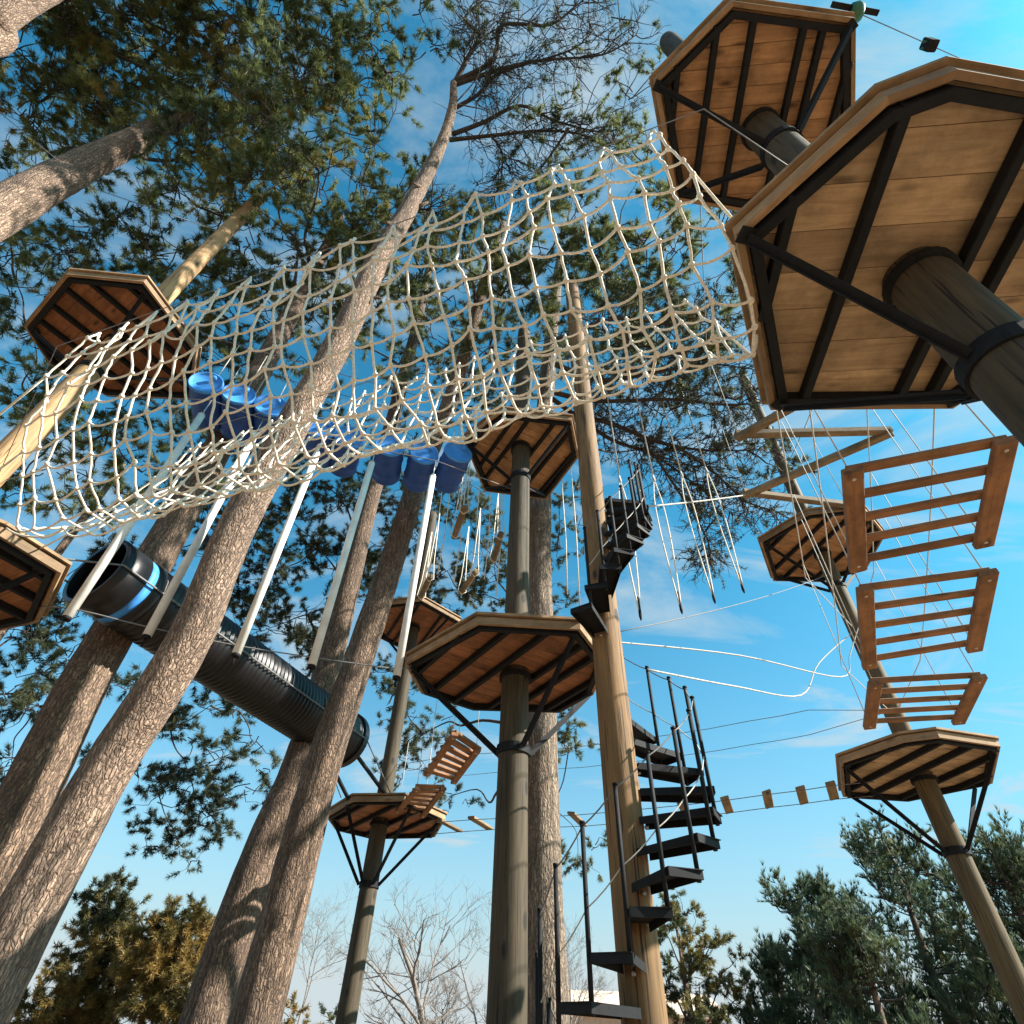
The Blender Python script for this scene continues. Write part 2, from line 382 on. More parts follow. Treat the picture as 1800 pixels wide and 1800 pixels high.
timber_pole(PS, 0.165, 0.13, CAMZ + 11.3, M_POLE, 'orange brown timber pole wrapped by the black spiral staircase')
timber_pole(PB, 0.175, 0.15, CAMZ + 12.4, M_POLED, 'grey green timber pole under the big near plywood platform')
timber_pole(PR, 0.17, 0.125, CAMZ + 14.8, M_POLEO, 'tall timber pole beside the three hanging slatted steps')
timber_pole(PI_, 0.18, 0.135, CAMZ + 14.4, M_POLEY, 'bright yellow timber pole rising through a red brown platform')
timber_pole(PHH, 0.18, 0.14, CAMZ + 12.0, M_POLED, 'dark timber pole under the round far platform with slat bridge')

# ------------------------------------------------------------------ platforms
def clip_halfplane(poly, nx, ny, c):        # keep nx*x+ny*y <= c
    out = []
    for i in range(len(poly)):
        p = poly[i]; q = poly[(i + 1) % len(poly)]
        dp = nx * p[0] + ny * p[1] - c; dq = nx * q[0] + ny * q[1] - c
        if dp <= 0: out.append(p)
        if (dp < 0 < dq) or (dq < 0 < dp):
            t = dp / (dp - dq); out.append((p[0] + (q[0] - p[0]) * t, p[1] + (q[1] - p[1]) * t))
    return out
def seg_in_poly(poly, ox, oy, dx, dy):
    t0, t1 = -9e9, 9e9; n = len(poly)
    area = sum(poly[i][0] * poly[(i + 1) % n][1] - poly[(i + 1) % n][0] * poly[i][1] for i in range(n))
    s = 1 if area > 0 else -1
    for i in range(n):
        p = poly[i]; q = poly[(i + 1) % n]
        nx, ny = (q[1] - p[1]) * s, -(q[0] - p[0]) * s
        den = nx * dx + ny * dy; num = nx * (p[0] - ox) + ny * (p[1] - oy)
        if abs(den) < 1e-9:
            if num < 0: return None
            continue
        t = num / den
        if den > 0: t1 = min(t1, t)
        else: t0 = max(t0, t)
    return (t0, t1) if t1 - t0 > 0.05 else None
def inset(poly, d):
    n = len(poly); cx = sum(p[0] for p in poly) / n; cy = sum(p[1] for p in poly) / n; P = list(poly)
    for i in range(n):
        p = poly[i]; q = poly[(i + 1) % n]
        nx, ny = q[1] - p[1], -(q[0] - p[0]); l = math.hypot(nx, ny); nx /= l; ny /= l
        c = nx * p[0] + ny * p[1]
        if nx * cx + ny * cy > c: nx, ny, c = -nx, -ny, -c
        P = clip_halfplane(P, nx, ny, c - d)
    return P
def ccw(P):
    n = len(P); a2 = sum(P[i][0] * P[(i + 1) % n][1] - P[(i + 1) % n][0] * P[i][1] for i in range(n))
    return list(P) if a2 > 0 else list(reversed(P))
def offset_poly(poly, d):                       # inward offset that keeps the corners paired (mitres)
    P = ccw(poly); n = len(P); L = []
    for i in range(n):
        p = P[i]; q = P[(i + 1) % n]; l = math.hypot(q[0] - p[0], q[1] - p[1]); nx, ny = -(q[1] - p[1]) / l, (q[0] - p[0]) / l
        L.append((nx, ny, nx * p[0] + ny * p[1] + d))
    out = []
    for i in range(n):
        a1, b1, c1 = L[i - 1]; a2, b2, c2 = L[i]; det = a1 * b2 - a2 * b1
        out.append(((c1 * b2 - c2 * b1) / det, (a1 * c2 - a2 * c1) / det))
    return out
def platform(poly, h, pole, pole_r, jang, label, struts, deck=M_DECK, drop=1.05, nj=5, board_w=0.145, group='tree platforms on the poles'):
    """deck boards on steel joists, timber rim, struts back to a collar on the pole"""
    z = CAMZ + h                                    # underside of the boards
    root = thing('platform', label, 'platform', (pole[0], pole[1], z), group)
    jx, jy = math.cos(R(jang)), math.sin(R(jang))   # joist direction
    bx, by = -jy, jx                                # boards run across the joists
    # boards: strips along (bx,by), stacked along (jx,jy), cut round the pole
    ts = [p[0] * jx + p[1] * jy for p in poly]; t = min(ts); tmax = max(ts)
    k = 0
    inner = inset(poly, 0.045)
    while t < tmax:
        strip = clip_halfplane(clip_halfplane(inner, jx, jy, t + board_w - 0.002), -jx, -jy, -(t + 0.002))
        if len(strip) >= 3:
            dz = rng.uniform(0, 0.004)
            c = (sum(p[0] for p in strip) / len(strip), sum(p[1] for p in strip) / len(strip))
            # local frame: x along the board
            loc = [((p[0] - c[0]) * bx + (p[1] - c[1]) * by, (p[0] - c[0]) * jx + (p[1] - c[1]) * jy) for p in strip]
            m_ = MB(); n = len(loc)
            a2 = sum(loc[i][0] * loc[(i + 1) % n][1] - loc[(i + 1) % n][0] * loc[i][1] for i in range(n))
            if a2 < 0: loc.reverse()
            m_.prism(loc, 0, 0.032)
            # the board frame is (b, j): right-handed when b x j = -z, so flip y
            me_v = [(x, -y, zz) for (x, y, zz) in m_.v]; m_.v = me_v; m_.f = [tuple(reversed(f)) for f in m_.f]
            ob = m_.build('deck_board', deck)
            ob.rotation_euler = (0, 0, math.atan2(by, bx)); ob.parent = root
            ob.location = (c[0] - pole[0], c[1] - pole[1], dz)
        t += board_w; k += 1
    # joists
    c0 = pole[0] * bx + pole[1] * by
    ps = [p[0] * bx + p[1] * by for p in inner]; lo, hi = min(ps), max(ps)
    for i in range(nj):
        o = lo + (hi - lo) * (i + 0.5) / nj
        if abs(o - c0) < pole_r + 0.05: o = c0 + (pole_r + 0.06) * (1 if o >= c0 else -1)
        ox, oy = bx * o, by * o
        sgm = seg_in_poly(inner, ox, oy, jx, jy)
        if not sgm: continue
        a = Vector((ox + jx * (sgm[0] + 0.02), oy + jy * (sgm[0] + 0.02), z - 0.043)); b = Vector((ox + jx * (sgm[1] - 0.02), oy + jy * (sgm[1] - 0.02), z - 0.043))
        m_ = MB(); m_.bar(a, b, 0.055, 0.08, bev=0.006); m_.build('joist', M_STEEL, root, (a + b) / 2)
    # sheet added over the boards to block sky light in their joints
    m_ = MB(); m_.prism(ccw(offset_poly(poly, 0.05)), 0.0375, 0.052); ob = m_.build('joint_blocker_sheet', M_DECKR); ob.parent = root
    ob.data.transform(Matrix.Translation((-pole[0], -pole[1], 0)))
    # steel rim angle inside, timber rim and nosing outside, all mitred
    for nm, d0, d1, z0, z1, mm in (('rim_angle', 0.062, 0.115, -0.088, -0.003, M_STEEL), ('rim_board', 0.0, 0.038, -0.055, 0.036, M_RIM), ('nosing_board', -0.03, 0.075, 0.053, 0.082, M_RIM)):
        A = offset_poly(poly, d0); B = offset_poly(poly, d1); n = len(A)
        for i in range(n):
            j = (i + 1) % n; q = [A[i], A[j], B[j], B[i]]
            if math.hypot(A[j][0] - A[i][0], A[j][1] - A[i][1]) < 0.03: continue
            c = ((A[i][0] + A[j][0]) / 2, (A[i][1] + A[j][1]) / 2); an = math.atan2(A[j][1] - A[i][1], A[j][0] - A[i][0]); ca, sa = math.cos(an), math.sin(an)
            loc = ccw([((p[0] - c[0]) * ca + (p[1] - c[1]) * sa, -(p[0] - c[0]) * sa + (p[1] - c[1]) * ca) for p in q])
            m_ = MB(); m_.prism(loc, z0, z1); ob = m_.build(nm, mm); ob.parent = root; ob.location = (c[0] - pole[0], c[1] - pole[1], 0); ob.rotation_euler = (0, 0, an)
    # collar at the deck and at the strut feet
    m_ = MB()
    m_.lathe((pole[0], pole[1], z - 0.13), (0, 0, 1), [(0, pole_r + 0.005), (0, pole_r + 0.03), (0.06, pole_r + 0.03), (0.06, pole_r + 0.005)], 24, False)
    m_.build('deck_collar', M_STEEL, root, (pole[0], pole[1], z - 0.1))
    zc = z - drop
    m_ = MB()
    m_.lathe((pole[0], pole[1], zc - 0.05), (0, 0, 1), [(0, pole_r + 0.004), (0, pole_r + 0.024), (0.10, pole_r + 0.024), (0.10, pole_r + 0.004)], 24, False)
    cl = m_.build('strut_collar', M_STEEL, root, (pole[0], pole[1], zc))
    for k in range(4):
        a = R(45 + 90 * k); q = Vector((pole[0] + math.cos(a) * (pole_r + 0.02), pole[1] + math.sin(a) * (pole_r + 0.02), zc))
        d = Vector((math.cos(a), math.sin(a), 0)); m_ = MB(); m_.tube([q, q + d * 0.07], 0.016, 6); m_.tube([q + d * 0.03, q + d * 0.05], 0.028, 6)
        bo = m_.build('bolt', M_GALV, cl, q)
    for (ex, ey) in struts:
        e = Vector((ex, ey, z - 0.10)); d = Vector((ex - pole[0], ey - pole[1], 0)).normalized()
        a = Vector((pole[0], pole[1], zc)) + d * (pole_r + 0.03)
        m_ = MB(); sd_ = Vector((-d.y, d.x, 0))
        m_.bar(a - sd_ * 0.025, e - sd_ * 0.025, 0.008, 0.06); m_.bar(a, e, 0.05, 0.008)
        m_.box(e + Vector((0, 0, 0.03)), d, sd_, (0, 0, 1), 0.05, 0.045, 0.006)
        m_.build('strut', M_STEEL, root, (a + e) / 2)
    return root

PB_poly = [(1.19, 1.20), (1.71, 0.55), (1.98, 0.44), (2.75, 0.52), (3.40, 0.98), (3.45, 1.65), (3.05, 2.30), (1.80, 2.37)]
platform(PB_poly, 3.4, PB, 0.165, 84, 'big near octagonal platform with broad plywood boards and heavy black joists', [(1.25, 1.2), (3.0, 2.22), (2.7, 0.58), (1.84, 2.3)], M_DECKB, 0.95, 5, 0.235)
s_ = 0.82
PA_poly = [(1.46 * s_, 1.29 * s_), (2.15 * s_, 0.58 * s_), (3.52 * s_, 0.68 * s_), (3.93 * s_, 1.58 * s_), (3.72 * s_, 2.35 * s_), (2.98 * s_, 2.67 * s_), (2.0 * s_, 2.56 * s_)]
platform(PA_poly, 6.8, PB, 0.155, 84, 'orange boarded platform right above the big near platform on the same pole', [(1.25, 1.1), (2.86, 0.62), (1.7, 2.0), (2.95, 1.95)], M_DECK, 0.8, 6, 0.16)
platform([(-0.91, 6.44), (-0.26, 5.80), (0.96, 5.92), (1.17, 6.74), (0.66, 7.86), (-0.55, 7.70)], 7.9, PC, 0.15, 118, 'upper hexagonal platform on the central pole next to the blue barrels', [(-0.8, 6.5), (0.9, 6.0), (0.6, 7.7), (-0.5, 7.55)], M_DECK, 0.85, 6, 0.14)
platform([(-1.25, 6.41), (-0.34, 5.43), (0.81, 5.47), (1.22, 6.23), (1.16, 7.05), (0.78, 7.62), (-0.45, 7.65), (-1.12, 7.2)], 3.5, PC, 0.17, 122, 'lower octagonal platform on the central pole with two struts each side', [(-1.15, 6.45), (-0.95, 7.0), (0.75, 5.6), (1.08, 7.0)], M_DECKR, 1.0, 6, 0.14)
platform([(5.15, 8.79), (5.65, 7.92), (6.05, 7.72), (7.05, 7.95), (7.86, 9.4), (7.0, 10.37), (5.86, 10.29)], 3.4, PR, 0.16, 100, 'pale boarded platform below the three hanging slatted steps', [(5.3, 8.9), (5.9, 10.1), (7.05, 8.1), (7.6, 9.5)], M_DECKB, 1.1, 5, 0.15)
platform([(5.25, 8.99), (5.91, 8.08), (6.9, 7.85), (7.7, 8.6), (7.86, 9.8), (7.05, 10.27), (6.0, 10.3)], 8.0, PR, 0.14, 105, 'small high platform at the end of the zigzag beams', [(5.4, 9.0), (6.1, 10.1), (7.1, 8.1), (7.6, 9.6)], M_DECK, 0.95, 5, 0.15)
def ngon(c, r, n, rot): return [(c[0] + r * math.cos(R(rot) + 2 * math.pi * k / n), c[1] + r * math.sin(R(rot) + 2 * math.pi * k / n)) for k in range(n)]
platform(ngon(PHH, 1.28, 6, -75), 8.0, PHH, 0.155, 115, 'far upper platform at the end of the swinging log steps', [(-3.4, 12.6), (-1.5, 12.3), (-2.2, 13.9)], M_DECKR, 0.9, 5, 0.16)
platform([(-3.5, 12.6), (-2.8, 11.55), (-1.8, 11.4), (-1.1, 12.5), (-1.4, 13.8), (-2.8, 14.1), (-3.5, 13.5)], 3.4, PHH, 0.165, 125, 'round looking far platform where the slat bridge and log bridge meet', [(-3.35, 12.7), (-2.9, 11.8), (-1.7, 11.7), (-1.25, 12.6)], M_DECKR, 1.15, 5, 0.16)
platform([(-7.57, 4.54), (-6.46, 3.69), (-5.39, 3.76), (-5.05, 4.87), (-5.5, 5.8), (-6.9, 5.8), (-7.55, 5.2)], 7.9, PI_, 0.145, 55, 'dark red platform around the yellow pole, first of the barrel crossing', [(-7.4, 4.6), (-5.5, 4.0), (-5.3, 5.4), (-7.2, 5.4)], M_DECKR, 0.85, 6, 0.15)
platform([(-4.75, 4.07), (-4.47, 4.65), (-5.25, 5.6), (-6.3, 6.0), (-7.3, 5.6), (-7.5, 4.5), (-6.9, 3.6), (-5.5, 3.45)], 3.4, PI_, 0.165, 60, 'red boarded platform at the end of the rope net beside the tunnel mouth', [(-4.65, 4.6), (-5.3, 3.6), (-6.3, 5.8), (-7.3, 4.6)], M_DECKR, 1.2, 6, 0.15)

# ------------------------------------------------------------------ cargo net
def build_net():
    root = thing('cargo_net', 'cream rope scramble net slung as a trough between two platforms', 'net', (-1.5, 2.4, CAMZ + 3.0))
    N0 = np.array([-3.98, 2.79]); N1 = np.array([1.02, 0.955]); d = N1 - N0; Ln = np.linalg.norm(d); d /= Ln; p = np.array([-d[1], d[0]])
    U = [(0.0, 4.5), (0.06, 4.05), (0.24, 3.62), (0.50, 3.26), (0.78, 3.06), (1.00, 3.22), (1.12, 3.62), (1.18, 4.05), (1.22, 4.5)]
    Up = catmull([Vector((a, 0, b)) for a, b in U], 10)
    # arc-length table
    al = [0.0]
    for i in range(1, len(Up)): al.append(al[-1] + (Up[i] - Up[i - 1]).length)
    def cross(s):
        t = s * al[-1]
        for i in range(1, len(al)):
            if al[i] >= t:
                f = (t - al[i - 1]) / (al[i] - al[i - 1]); return Up[i - 1].lerp(Up[i], f)
        return Up[-1]
    ncol = 32; nrow = 17
    grid = np.zeros((ncol, nrow, 3)); r2 = np.random.default_rng(3)
    for i in range(ncol):
        pr = i // 2; even = i % 2
        top_u = (pr + 0.5) / (ncol / 2) + (even - 0.5) * 0.018          # pairs pinched at the tie
        mid_u = (i + 0.5) / ncol
        for j in range(nrow):
            s = j / (nrow - 1)
            edge = min(s, 1 - s)
            w = max(0.0, 1 - edge / 0.16) ** 1.5 * (1.0 if s < 0.5 else 0.35)
            uu = mid_u * (1 - w) + top_u * w
            c = cross(s)
            ext = (0.5 - uu) * 2                     # bottom reaches out further towards the left platform
            low = 1 - abs(2 * s - 1)
            along = uu * Ln - low * max(0, ext) ** 2 * 0.55 + low * max(0, -ext) ** 3 * 0.20
            off = c.x * (1.0 + 0.06 * max(0, ext)); hh = c.z
            sagc = 0.10 * math.sin(math.pi * uu)
            hh -= low * (sagc + 0.0) * (1 if hh < 4.4 else 0.3)
            q = N0 + d * along + p * off
            jit = r2.normal(0, 0.020, 3) + 0.024 * np.array([math.sin(i * 1.1 + j * 0.5), math.sin(i * 0.7 - j * 0.8), math.sin(i * 0.9 + j * 1.3)])
            grid[i, j] = (q[0] + jit[0], q[1] + jit[1], CAMZ + hh + jit[2])
    # knots get slightly bunched: uneven rows
    for i in range(ncol):
        m_ = MB(); pts = []
        tie = Vector(grid[i, 0]); pr = i // 2
        up0 = N0 + d * ((pr + 0.5) / (ncol / 2) * Ln)
        pts = [Vector((up0[0], up0[1], CAMZ + 4.66))] + [Vector(grid[i, j]) for j in range(nrow)]
        c = cross(1.0); up1 = N0 + d * ((pr + 0.5) / (ncol / 2) * Ln) + p * c.x
        pts.append(Vector(grid[i, nrow - 1]) + Vector((0, 0, 0.05)))
        fine = []
        for a, b in zip(pts[:-1], pts[1:]):
            for k in range(3): fine.append(a.lerp(b, k / 3) + Vector(r2.normal(0, 0.0035, 3)))
        fine.append(pts[-1])
        m_.tube(fine, 0.0095, 6)
        for j in range(nrow):                                         # knots
            q = Vector(grid[i, j]); t = Vector((d[0], d[1], 0))
            dn = Vector(grid[i, min(j + 1, nrow - 1)]) - Vector(grid[i, max(j - 1, 0)]); dn.normalize()
            m_.tube([q - dn * 0.020, q - dn * 0.010, q + dn * 0.010, q + dn * 0.020], [0.008, 0.0185, 0.0185, 0.008], 6)
        m_.build('vertical_rope', M_ROPE, root)
    for j in range(nrow):
        m_ = MB(); fine = []
        for i in range(ncol - 1):
            a = Vector(grid[i, j]); b = Vector(grid[i + 1, j]); L = (b - a).length
            sg = 0.17 * L + r2.uniform(0, 0.02)
            for k in range(6):
                t = k / 6; fine.append(a.lerp(b, t) + Vector((0, 0, -sg * 4 * t * (1 - t))))
        fine.append(Vector(grid[ncol - 1, j])); m_.tube(fine, 0.0088, 6); m_.build('horizontal_rope', M_ROPE, root)
    # end ties
    for (i0, tgt) in ((0, [(-5.2, 3.55, 3.5), (-5.0, 3.75, 3.45), (-4.75, 4.1, 3.45), (-4.6, 4.4, 3.45)]), (ncol - 1, [(1.3, 1.25, 3.5), (1.4, 1.5, 3.5), (1.55, 1.8, 3.5), (1.7, 2.1, 3.5)])):
        for k, t in enumerate(tgt):
            jx = (2, 5, 9, 13)[k]
            m_ = MB(); m_.tube(sagline(grid[i0, jx], (t[0], t[1], CAMZ + t[2]), 0.04, 6), 0.009, 6); m_.build('tie_rope', M_ROPE, root)
    for s, c in ((0, 0.0), (1, 1.22)):
        a = N0 + p * c - d * 0.4; b = N1 + p * c + d * 0.2
        cb = rope('net_cable', [Vector((PI_[0] + 0.1, PI_[1] + 0.1 * s, CAMZ + 4.84))] + sagline((a[0], a[1], CAMZ + 4.72), (b[0], b[1], CAMZ + 4.72), 0.05, 14) + [Vector((PB[0], PB[1] + 0.14 * s, CAMZ + 4.9))], 0.004, M_WIRE)
        tag(cb, 'thin steel cable along the %s edge of the rope net' % ('near' if s == 0 else 'far'), 'cable')
    return grid
build_net()

# ------------------------------------------------------------------ hanging white poles
wb = [(118, 1085, 3.05), (258, 1118, 3.05), (415, 1150, 3.05), (548, 1170, 3.05), (697, 1190, 3.05)]
wpts = []
for i, (x, y, h) in enumerate(wb):
    b = PH(x, y, h); t = Vector((b.x, b.y, CAMZ + 6.38 + rng.uniform(-0.04, 0.04)))
    root = thing('hanging_pole', ['white tube pole hanging in front of the tunnel mouth', 'white tube pole hanging along the left side of the big near trunk',
        'white tube pole hanging just right of the big near trunk', 'white tube pole hanging between the two slimmer trunks above the tunnel',
        'white tube pole hanging by the corner of the lower central platform'][i], 'pole', b, 'white poles hanging in a row')
    m_ = MB(); m_.tube([b, b.lerp(t, 0.5), t], 0.047, 16); m_.build('tube', M_WHITE, root)
    m_ = MB(); m_.tube([b + Vector((0, 0, -0.03)), b + Vector((0, 0, 0.005))], 0.045, 12); m_.tube([b + Vector((0, 0, -0.12)), b], 0.012, 6); m_.build('end_plug', M_STEEL, root)
    m_ = MB(); m_.tube([t, t + Vector((0, 0, 0.02)), t + Vector((0, 0, 0.07))], [0.052, 0.045, 0.012], 12); m_.tube([t, Vector((t.x, t.y, CAMZ + 6.75))], 0.008, 5); m_.build('top_plug', M_GALV, root)
    wpts.append((b, t))
cablepts = [Vector((-5.3, 5.45, CAMZ + 3.45))] + [b + Vector((0, 0, 0.10)) for b, t in wpts] + [Vector((-1.18, 6.5, CAMZ + 3.5))]
cablepts = catmull(cablepts, 3)
tag(rope('lower_cable', cablepts, 0.007, M_WIRE), 'steel cable threading the feet of the white poles', 'cable')
tag(rope('upper_cable', [Vector((-6.0, 5.0, CAMZ + 6.8))] + [Vector((t.x, t.y, CAMZ + 6.75)) for b, t in wpts] + [Vector((0.0, 6.6, CAMZ + 6.8))], 0.008, M_WIRE), 'steel cable that the white poles hang from', 'cable')

# ------------------------------------------------------------------ blue barrels
bl = [(362, 672), (420, 692), (476, 712), (564, 752), (614, 768), (686, 782), (746, 796), (806, 794)]
barrel_n = ['first from the yellow pole', 'second from the yellow pole', 'third from the yellow pole', 'fourth from the yellow pole, beside the big trunk',
            'fifth from the yellow pole', 'third from the central platform', 'second from the central platform', 'touching the upper central platform']
for i, (x, y) in enumerate(bl):
    c = PH(x, y, 7.62); ax = Vector((-0.28 + rng.uniform(-0.08, 0.08), 0.95, rng.uniform(-0.06, 0.06))).normalized()
    root = thing('barrel', 'blue plastic barrel lying across the bridge, ' + barrel_n[i], 'barrel', c, 'blue barrels of the barrel bridge')
    r = 0.252
    m_ = MB(); m_.lathe(c, ax, [(0.0, r * 0.93), (0.0, r), (0.05, r * 1.02), (0.09, r * 0.97), (0.25, r * 1.0), (0.29, r * 1.05), (0.33, r * 1.0), (0.55, r * 1.0), (0.59, r * 1.05), (0.63, r * 1.0), (0.74, r * 0.97), (0.78, r * 1.02), (0.81, r * 0.95), (0.81, 0.001)], 32); m_.build('shell', M_BLUED, root)
    m_ = MB(); m_.lathe(c, ax, [(0.02, 0.001), (0.02, r * 0.62), (0.012, r * 0.66), (0.018, r * 0.9), (-0.012, r * 0.93), (-0.012, r * 1.0), (0.03, r * 1.025)], 32); m_.build('end_cap', M_BLUE, root)
    m_ = MB(); q = c + Vector((0.1, 0, 0.12)); m_.lathe(c + Vector((0.10, -0.02, 0.10)), -ax, [(-0.02, 0.04), (0.02, 0.04), (0.022, 0.001)], 12); m_.build('bung', M_BLUE, root)
    for e in (0.2, 0.68):
        q = c + ax * e; m_ = MB(); m_.tube([q + Vector((0, 0, r)), q + Vector((0, 0, r + 1.2))], 0.008, 5); m_.build('hanger_rope', M_WROPE, root)
for e in (0.2, 0.68):
    a = PH(300, 655, 7.6) + Vector((0, e, 0.252 + 1.2)); b = PH(850, 800, 7.6) + Vector((0, e, 0.252 + 1.2))
    tag(rope('barrel_cable', [Vector((PI_[0], PI_[1] + 0.14, a.z + 0.1))] + sagline(a, b, 0.03, 10) + [Vector((PC[0], PC[1] + 0.14, b.z + 0.1))], 0.007, M_WIRE), 'steel cable over the %s ends of the blue barrels' % ('near' if e < 0.5 else 'far'), 'cable')

# ------------------------------------------------------------------ tunnel
def build_tunnel():
    a = PH(170, 1002, 4.05); b = PH(606, 1300, 4.05); d = (b - a); L = d.length; d.normalize()
    root = thing('crawl_tunnel', 'black ribbed crawl tunnel tube hanging behind the trunks', 'tunnel', a)
    m_ = MB(); prof = []; t = 0.62; r = 0.43
    while t < L:
        prof += [(t, r), (t + 0.022, r + 0.02), (t + 0.044, r + 0.02), (t + 0.066, r)]; t += 0.085
    prof += [(L, r), (L, r - 0.03), (0.62, r - 0.03)]
    m_.lathe(a, d, prof, 40); m_.build('ribbed_tube', M_BLACK, root, a + d * (L / 2))
    m_ = MB(); m_.lathe(a, d, [(0.0, 0.40), (0.0, 0.455), (0.36, 0.45), (0.36, 0.40), (0.0, 0.40)], 40); m_.build('mouth_drum', M_BLACK, root, a)
    m_ = MB(); m_.lathe(a, d, [(0.36, 0.41), (0.36, 0.44), (0.47, 0.44), (0.47, 0.41)], 40); m_.build('blue_band', M_BLUE, root, a)
    m_ = MB(); m_.lathe(a, d, [(0.47, 0.43), (0.475, 0.452), (0.60, 0.452), (0.605, 0.43)], 40); m_.build('steel_band', M_BLACK, root, a)
    m_ = MB(); m_.lathe(b, d, [(-0.07, 0.44), (-0.07, 0.485), (0.05, 0.485), (0.05, 0.41), (0.0, 0.41)], 40, False); m_.build('end_ring', M_BLACK, root, b)
    side = d.cross(Vector((0, 0, 1))).normalized()
    for s in (-1, 1):
        p0 = a + side * (0.47 * s) + Vector((0, 0, -0.05)); p1 = b + side * (0.47 * s) + Vector((0, 0, -0.05))
        tag(rope('tunnel_cable', [Vector((-5.1, 4.35 + 0.2 * s, CAMZ + 3.5)), p0, p1, Vector((-2.55 + 0.5 * s, 11.7, CAMZ + 3.45))], 0.012, M_WIRE), 'steel cable along the %s flank of the black tunnel' % ('sunny' if s > 0 else 'shaded'), 'cable')
        for t in np.linspace(0.6, L - 0.4, 6):
            q = a + d * float(t); m_ = MB(); m_.tube([q + side * (0.47 * s) + Vector((0, 0, -0.05)), q + side * (0.44 * s) + Vector((0, 0, 0.13)), q + side * (0.25 * s) + Vector((0, 0, 0.38))], 0.007, 5); m_.build('lashing', M_WIRE, root)
    for s in (-1, 1):
        p1 = b + d * 0.05 + side * (0.3 * s); p2 = Vector((-2.5 + 0.4 * s, 11.75, CAMZ + 3.42))
        m_ = MB(); m_.bar(p1 - Vector((0, 0, 0.3)), p2, 0.06, 0.04); m_.build('tie_bar', M_STEEL, root)
build_tunnel()

# ------------------------------------------------------------------ hanging slatted steps (big ones)
def slatted(corners, h, nr, label, group, rail_w=0.145, rail_h=0.065, rung_w=0.09, ropes=6.0, mat_=M_STEP, rr=0.006):
    P = [PH(x, y, h) for x, y in corners]          # near-left, near-right, far-right, far-left
    c = sum(P, Vector()) / 4
    root = thing('slatted_step', label, 'step', c, group)
    def part(a, b, w, t, name, dz=0.0):
        L = (b - a).length; dd = (b - a).normalized(); m_ = MB(); m_.bar(Vector((-L / 2, 0, 0)), Vector((L / 2, 0, 0)), w, t, bev=0.008)
        ob = m_.build(name, mat_); ob.parent = root; ob.location = (a + b) / 2 - c + Vector((0, 0, dz)); ob.rotation_euler = dd.to_track_quat('X', 'Z').to_euler(); return ob
    part(P[0], P[3], rail_w, rail_h, 'side_rail'); part(P[1], P[2], rail_w, rail_h, 'side_rail')
    ax = (P[1] - P[0]).normalized()
    for k in range(nr):
        f = 0.045 + 0.91 * k / (nr - 1)
        a = P[0].lerp(P[3], f); b = P[1].lerp(P[2], f); dd = (b - a).normalized()
        part(a - dd * 0.03, b + dd * 0.03, rung_w, 0.042, 'rung', rail_h / 2 + 0.022)
    if ropes:
        for i, q in enumerate(P):
            f = 0.06; opp = P[(3 - i)]
            qq = q.lerp(opp, f)
            rope('hanger_rope', [qq, Vector((qq.x, qq.y, CAMZ + ropes))], rr, M_WROPE, root, 5).matrix_parent_inverse = Matrix.Identity(4)
            m_ = MB(); m_.tube([qq + Vector((0, 0, -0.035)), qq + Vector((0, 0, -0.02)), qq + Vector((0, 0, 0.10))], [0.016, 0.022, 0.012], 6); m_.build('rope_knot', M_WROPE, root)
    return P
LG = 'slatted steps hanging on ropes'
K = [slatted([(1498, 826), (1768, 774), (1728, 958), (1508, 1000)], 3.3, 5, 'largest brown slatted step, right under the near platform edge', LG),
     slatted([(1520, 1034), (1738, 1006), (1712, 1142), (1528, 1172)], 3.3, 5, 'middle brown slatted step hanging between two others', LG),
     slatted([(1538, 1200), (1722, 1190), (1684, 1270), (1528, 1278)], 3.3, 5, 'smallest looking brown slatted step directly over the pale platform', LG)]
for sd_, ia in (('pole', 0), ('open', 1)):
    a0 = K[0][0 if ia == 0 else 1]; b0 = K[2][3 if ia == 0 else 2]
    dv = (b0 - a0).normalized(); a = a0 - dv * 0.3; b = b0 + dv * 0.3; pa = Vector((*PB, 0)); pb_ = Vector((*PR, 0))
    tag(rope('step_cable', [pa + Vector((0, 0, CAMZ + 6.0))] + sagline((a.x, a.y, CAMZ + 6.0), (b.x, b.y, CAMZ + 6.0), 0.05, 10) + [pb_ + Vector((0, 0, CAMZ + 6.0))], 0.008, M_WROPE), 'pale rope holding the %s side of the slatted steps' % sd_, 'rope')
    tag(rope('hand_rope', [pa + Vector((0, 0, CAMZ + 4.35))] + sagline((a.x, a.y, CAMZ + 4.35), (b.x, b.y, CAMZ + 4.35), 0.06, 10) + [pb_ + Vector((0, 0, CAMZ + 4.35))], 0.007, M_WROPE), 'thin hand rope on the %s side above the slatted steps' % sd_, 'rope')
# slat bridge to the far round platform
SG = 'slat panels of the far bridge'
slatted([(800, 1290), (840, 1318), (797, 1376), (750, 1362)], 3.3, 7, 'rust brown slat panel leaning up towards the lower central platform', SG, 0.10, 0.05, 0.13, 4.6, M_STEP, 0.005)
slatted([(735, 1385), (780, 1386), (742, 1436), (698, 1428)], 3.3, 7, 'rust brown slat panel lying against the round far platform', SG, 0.10, 0.05, 0.13, 4.6, M_STEP, 0.005)

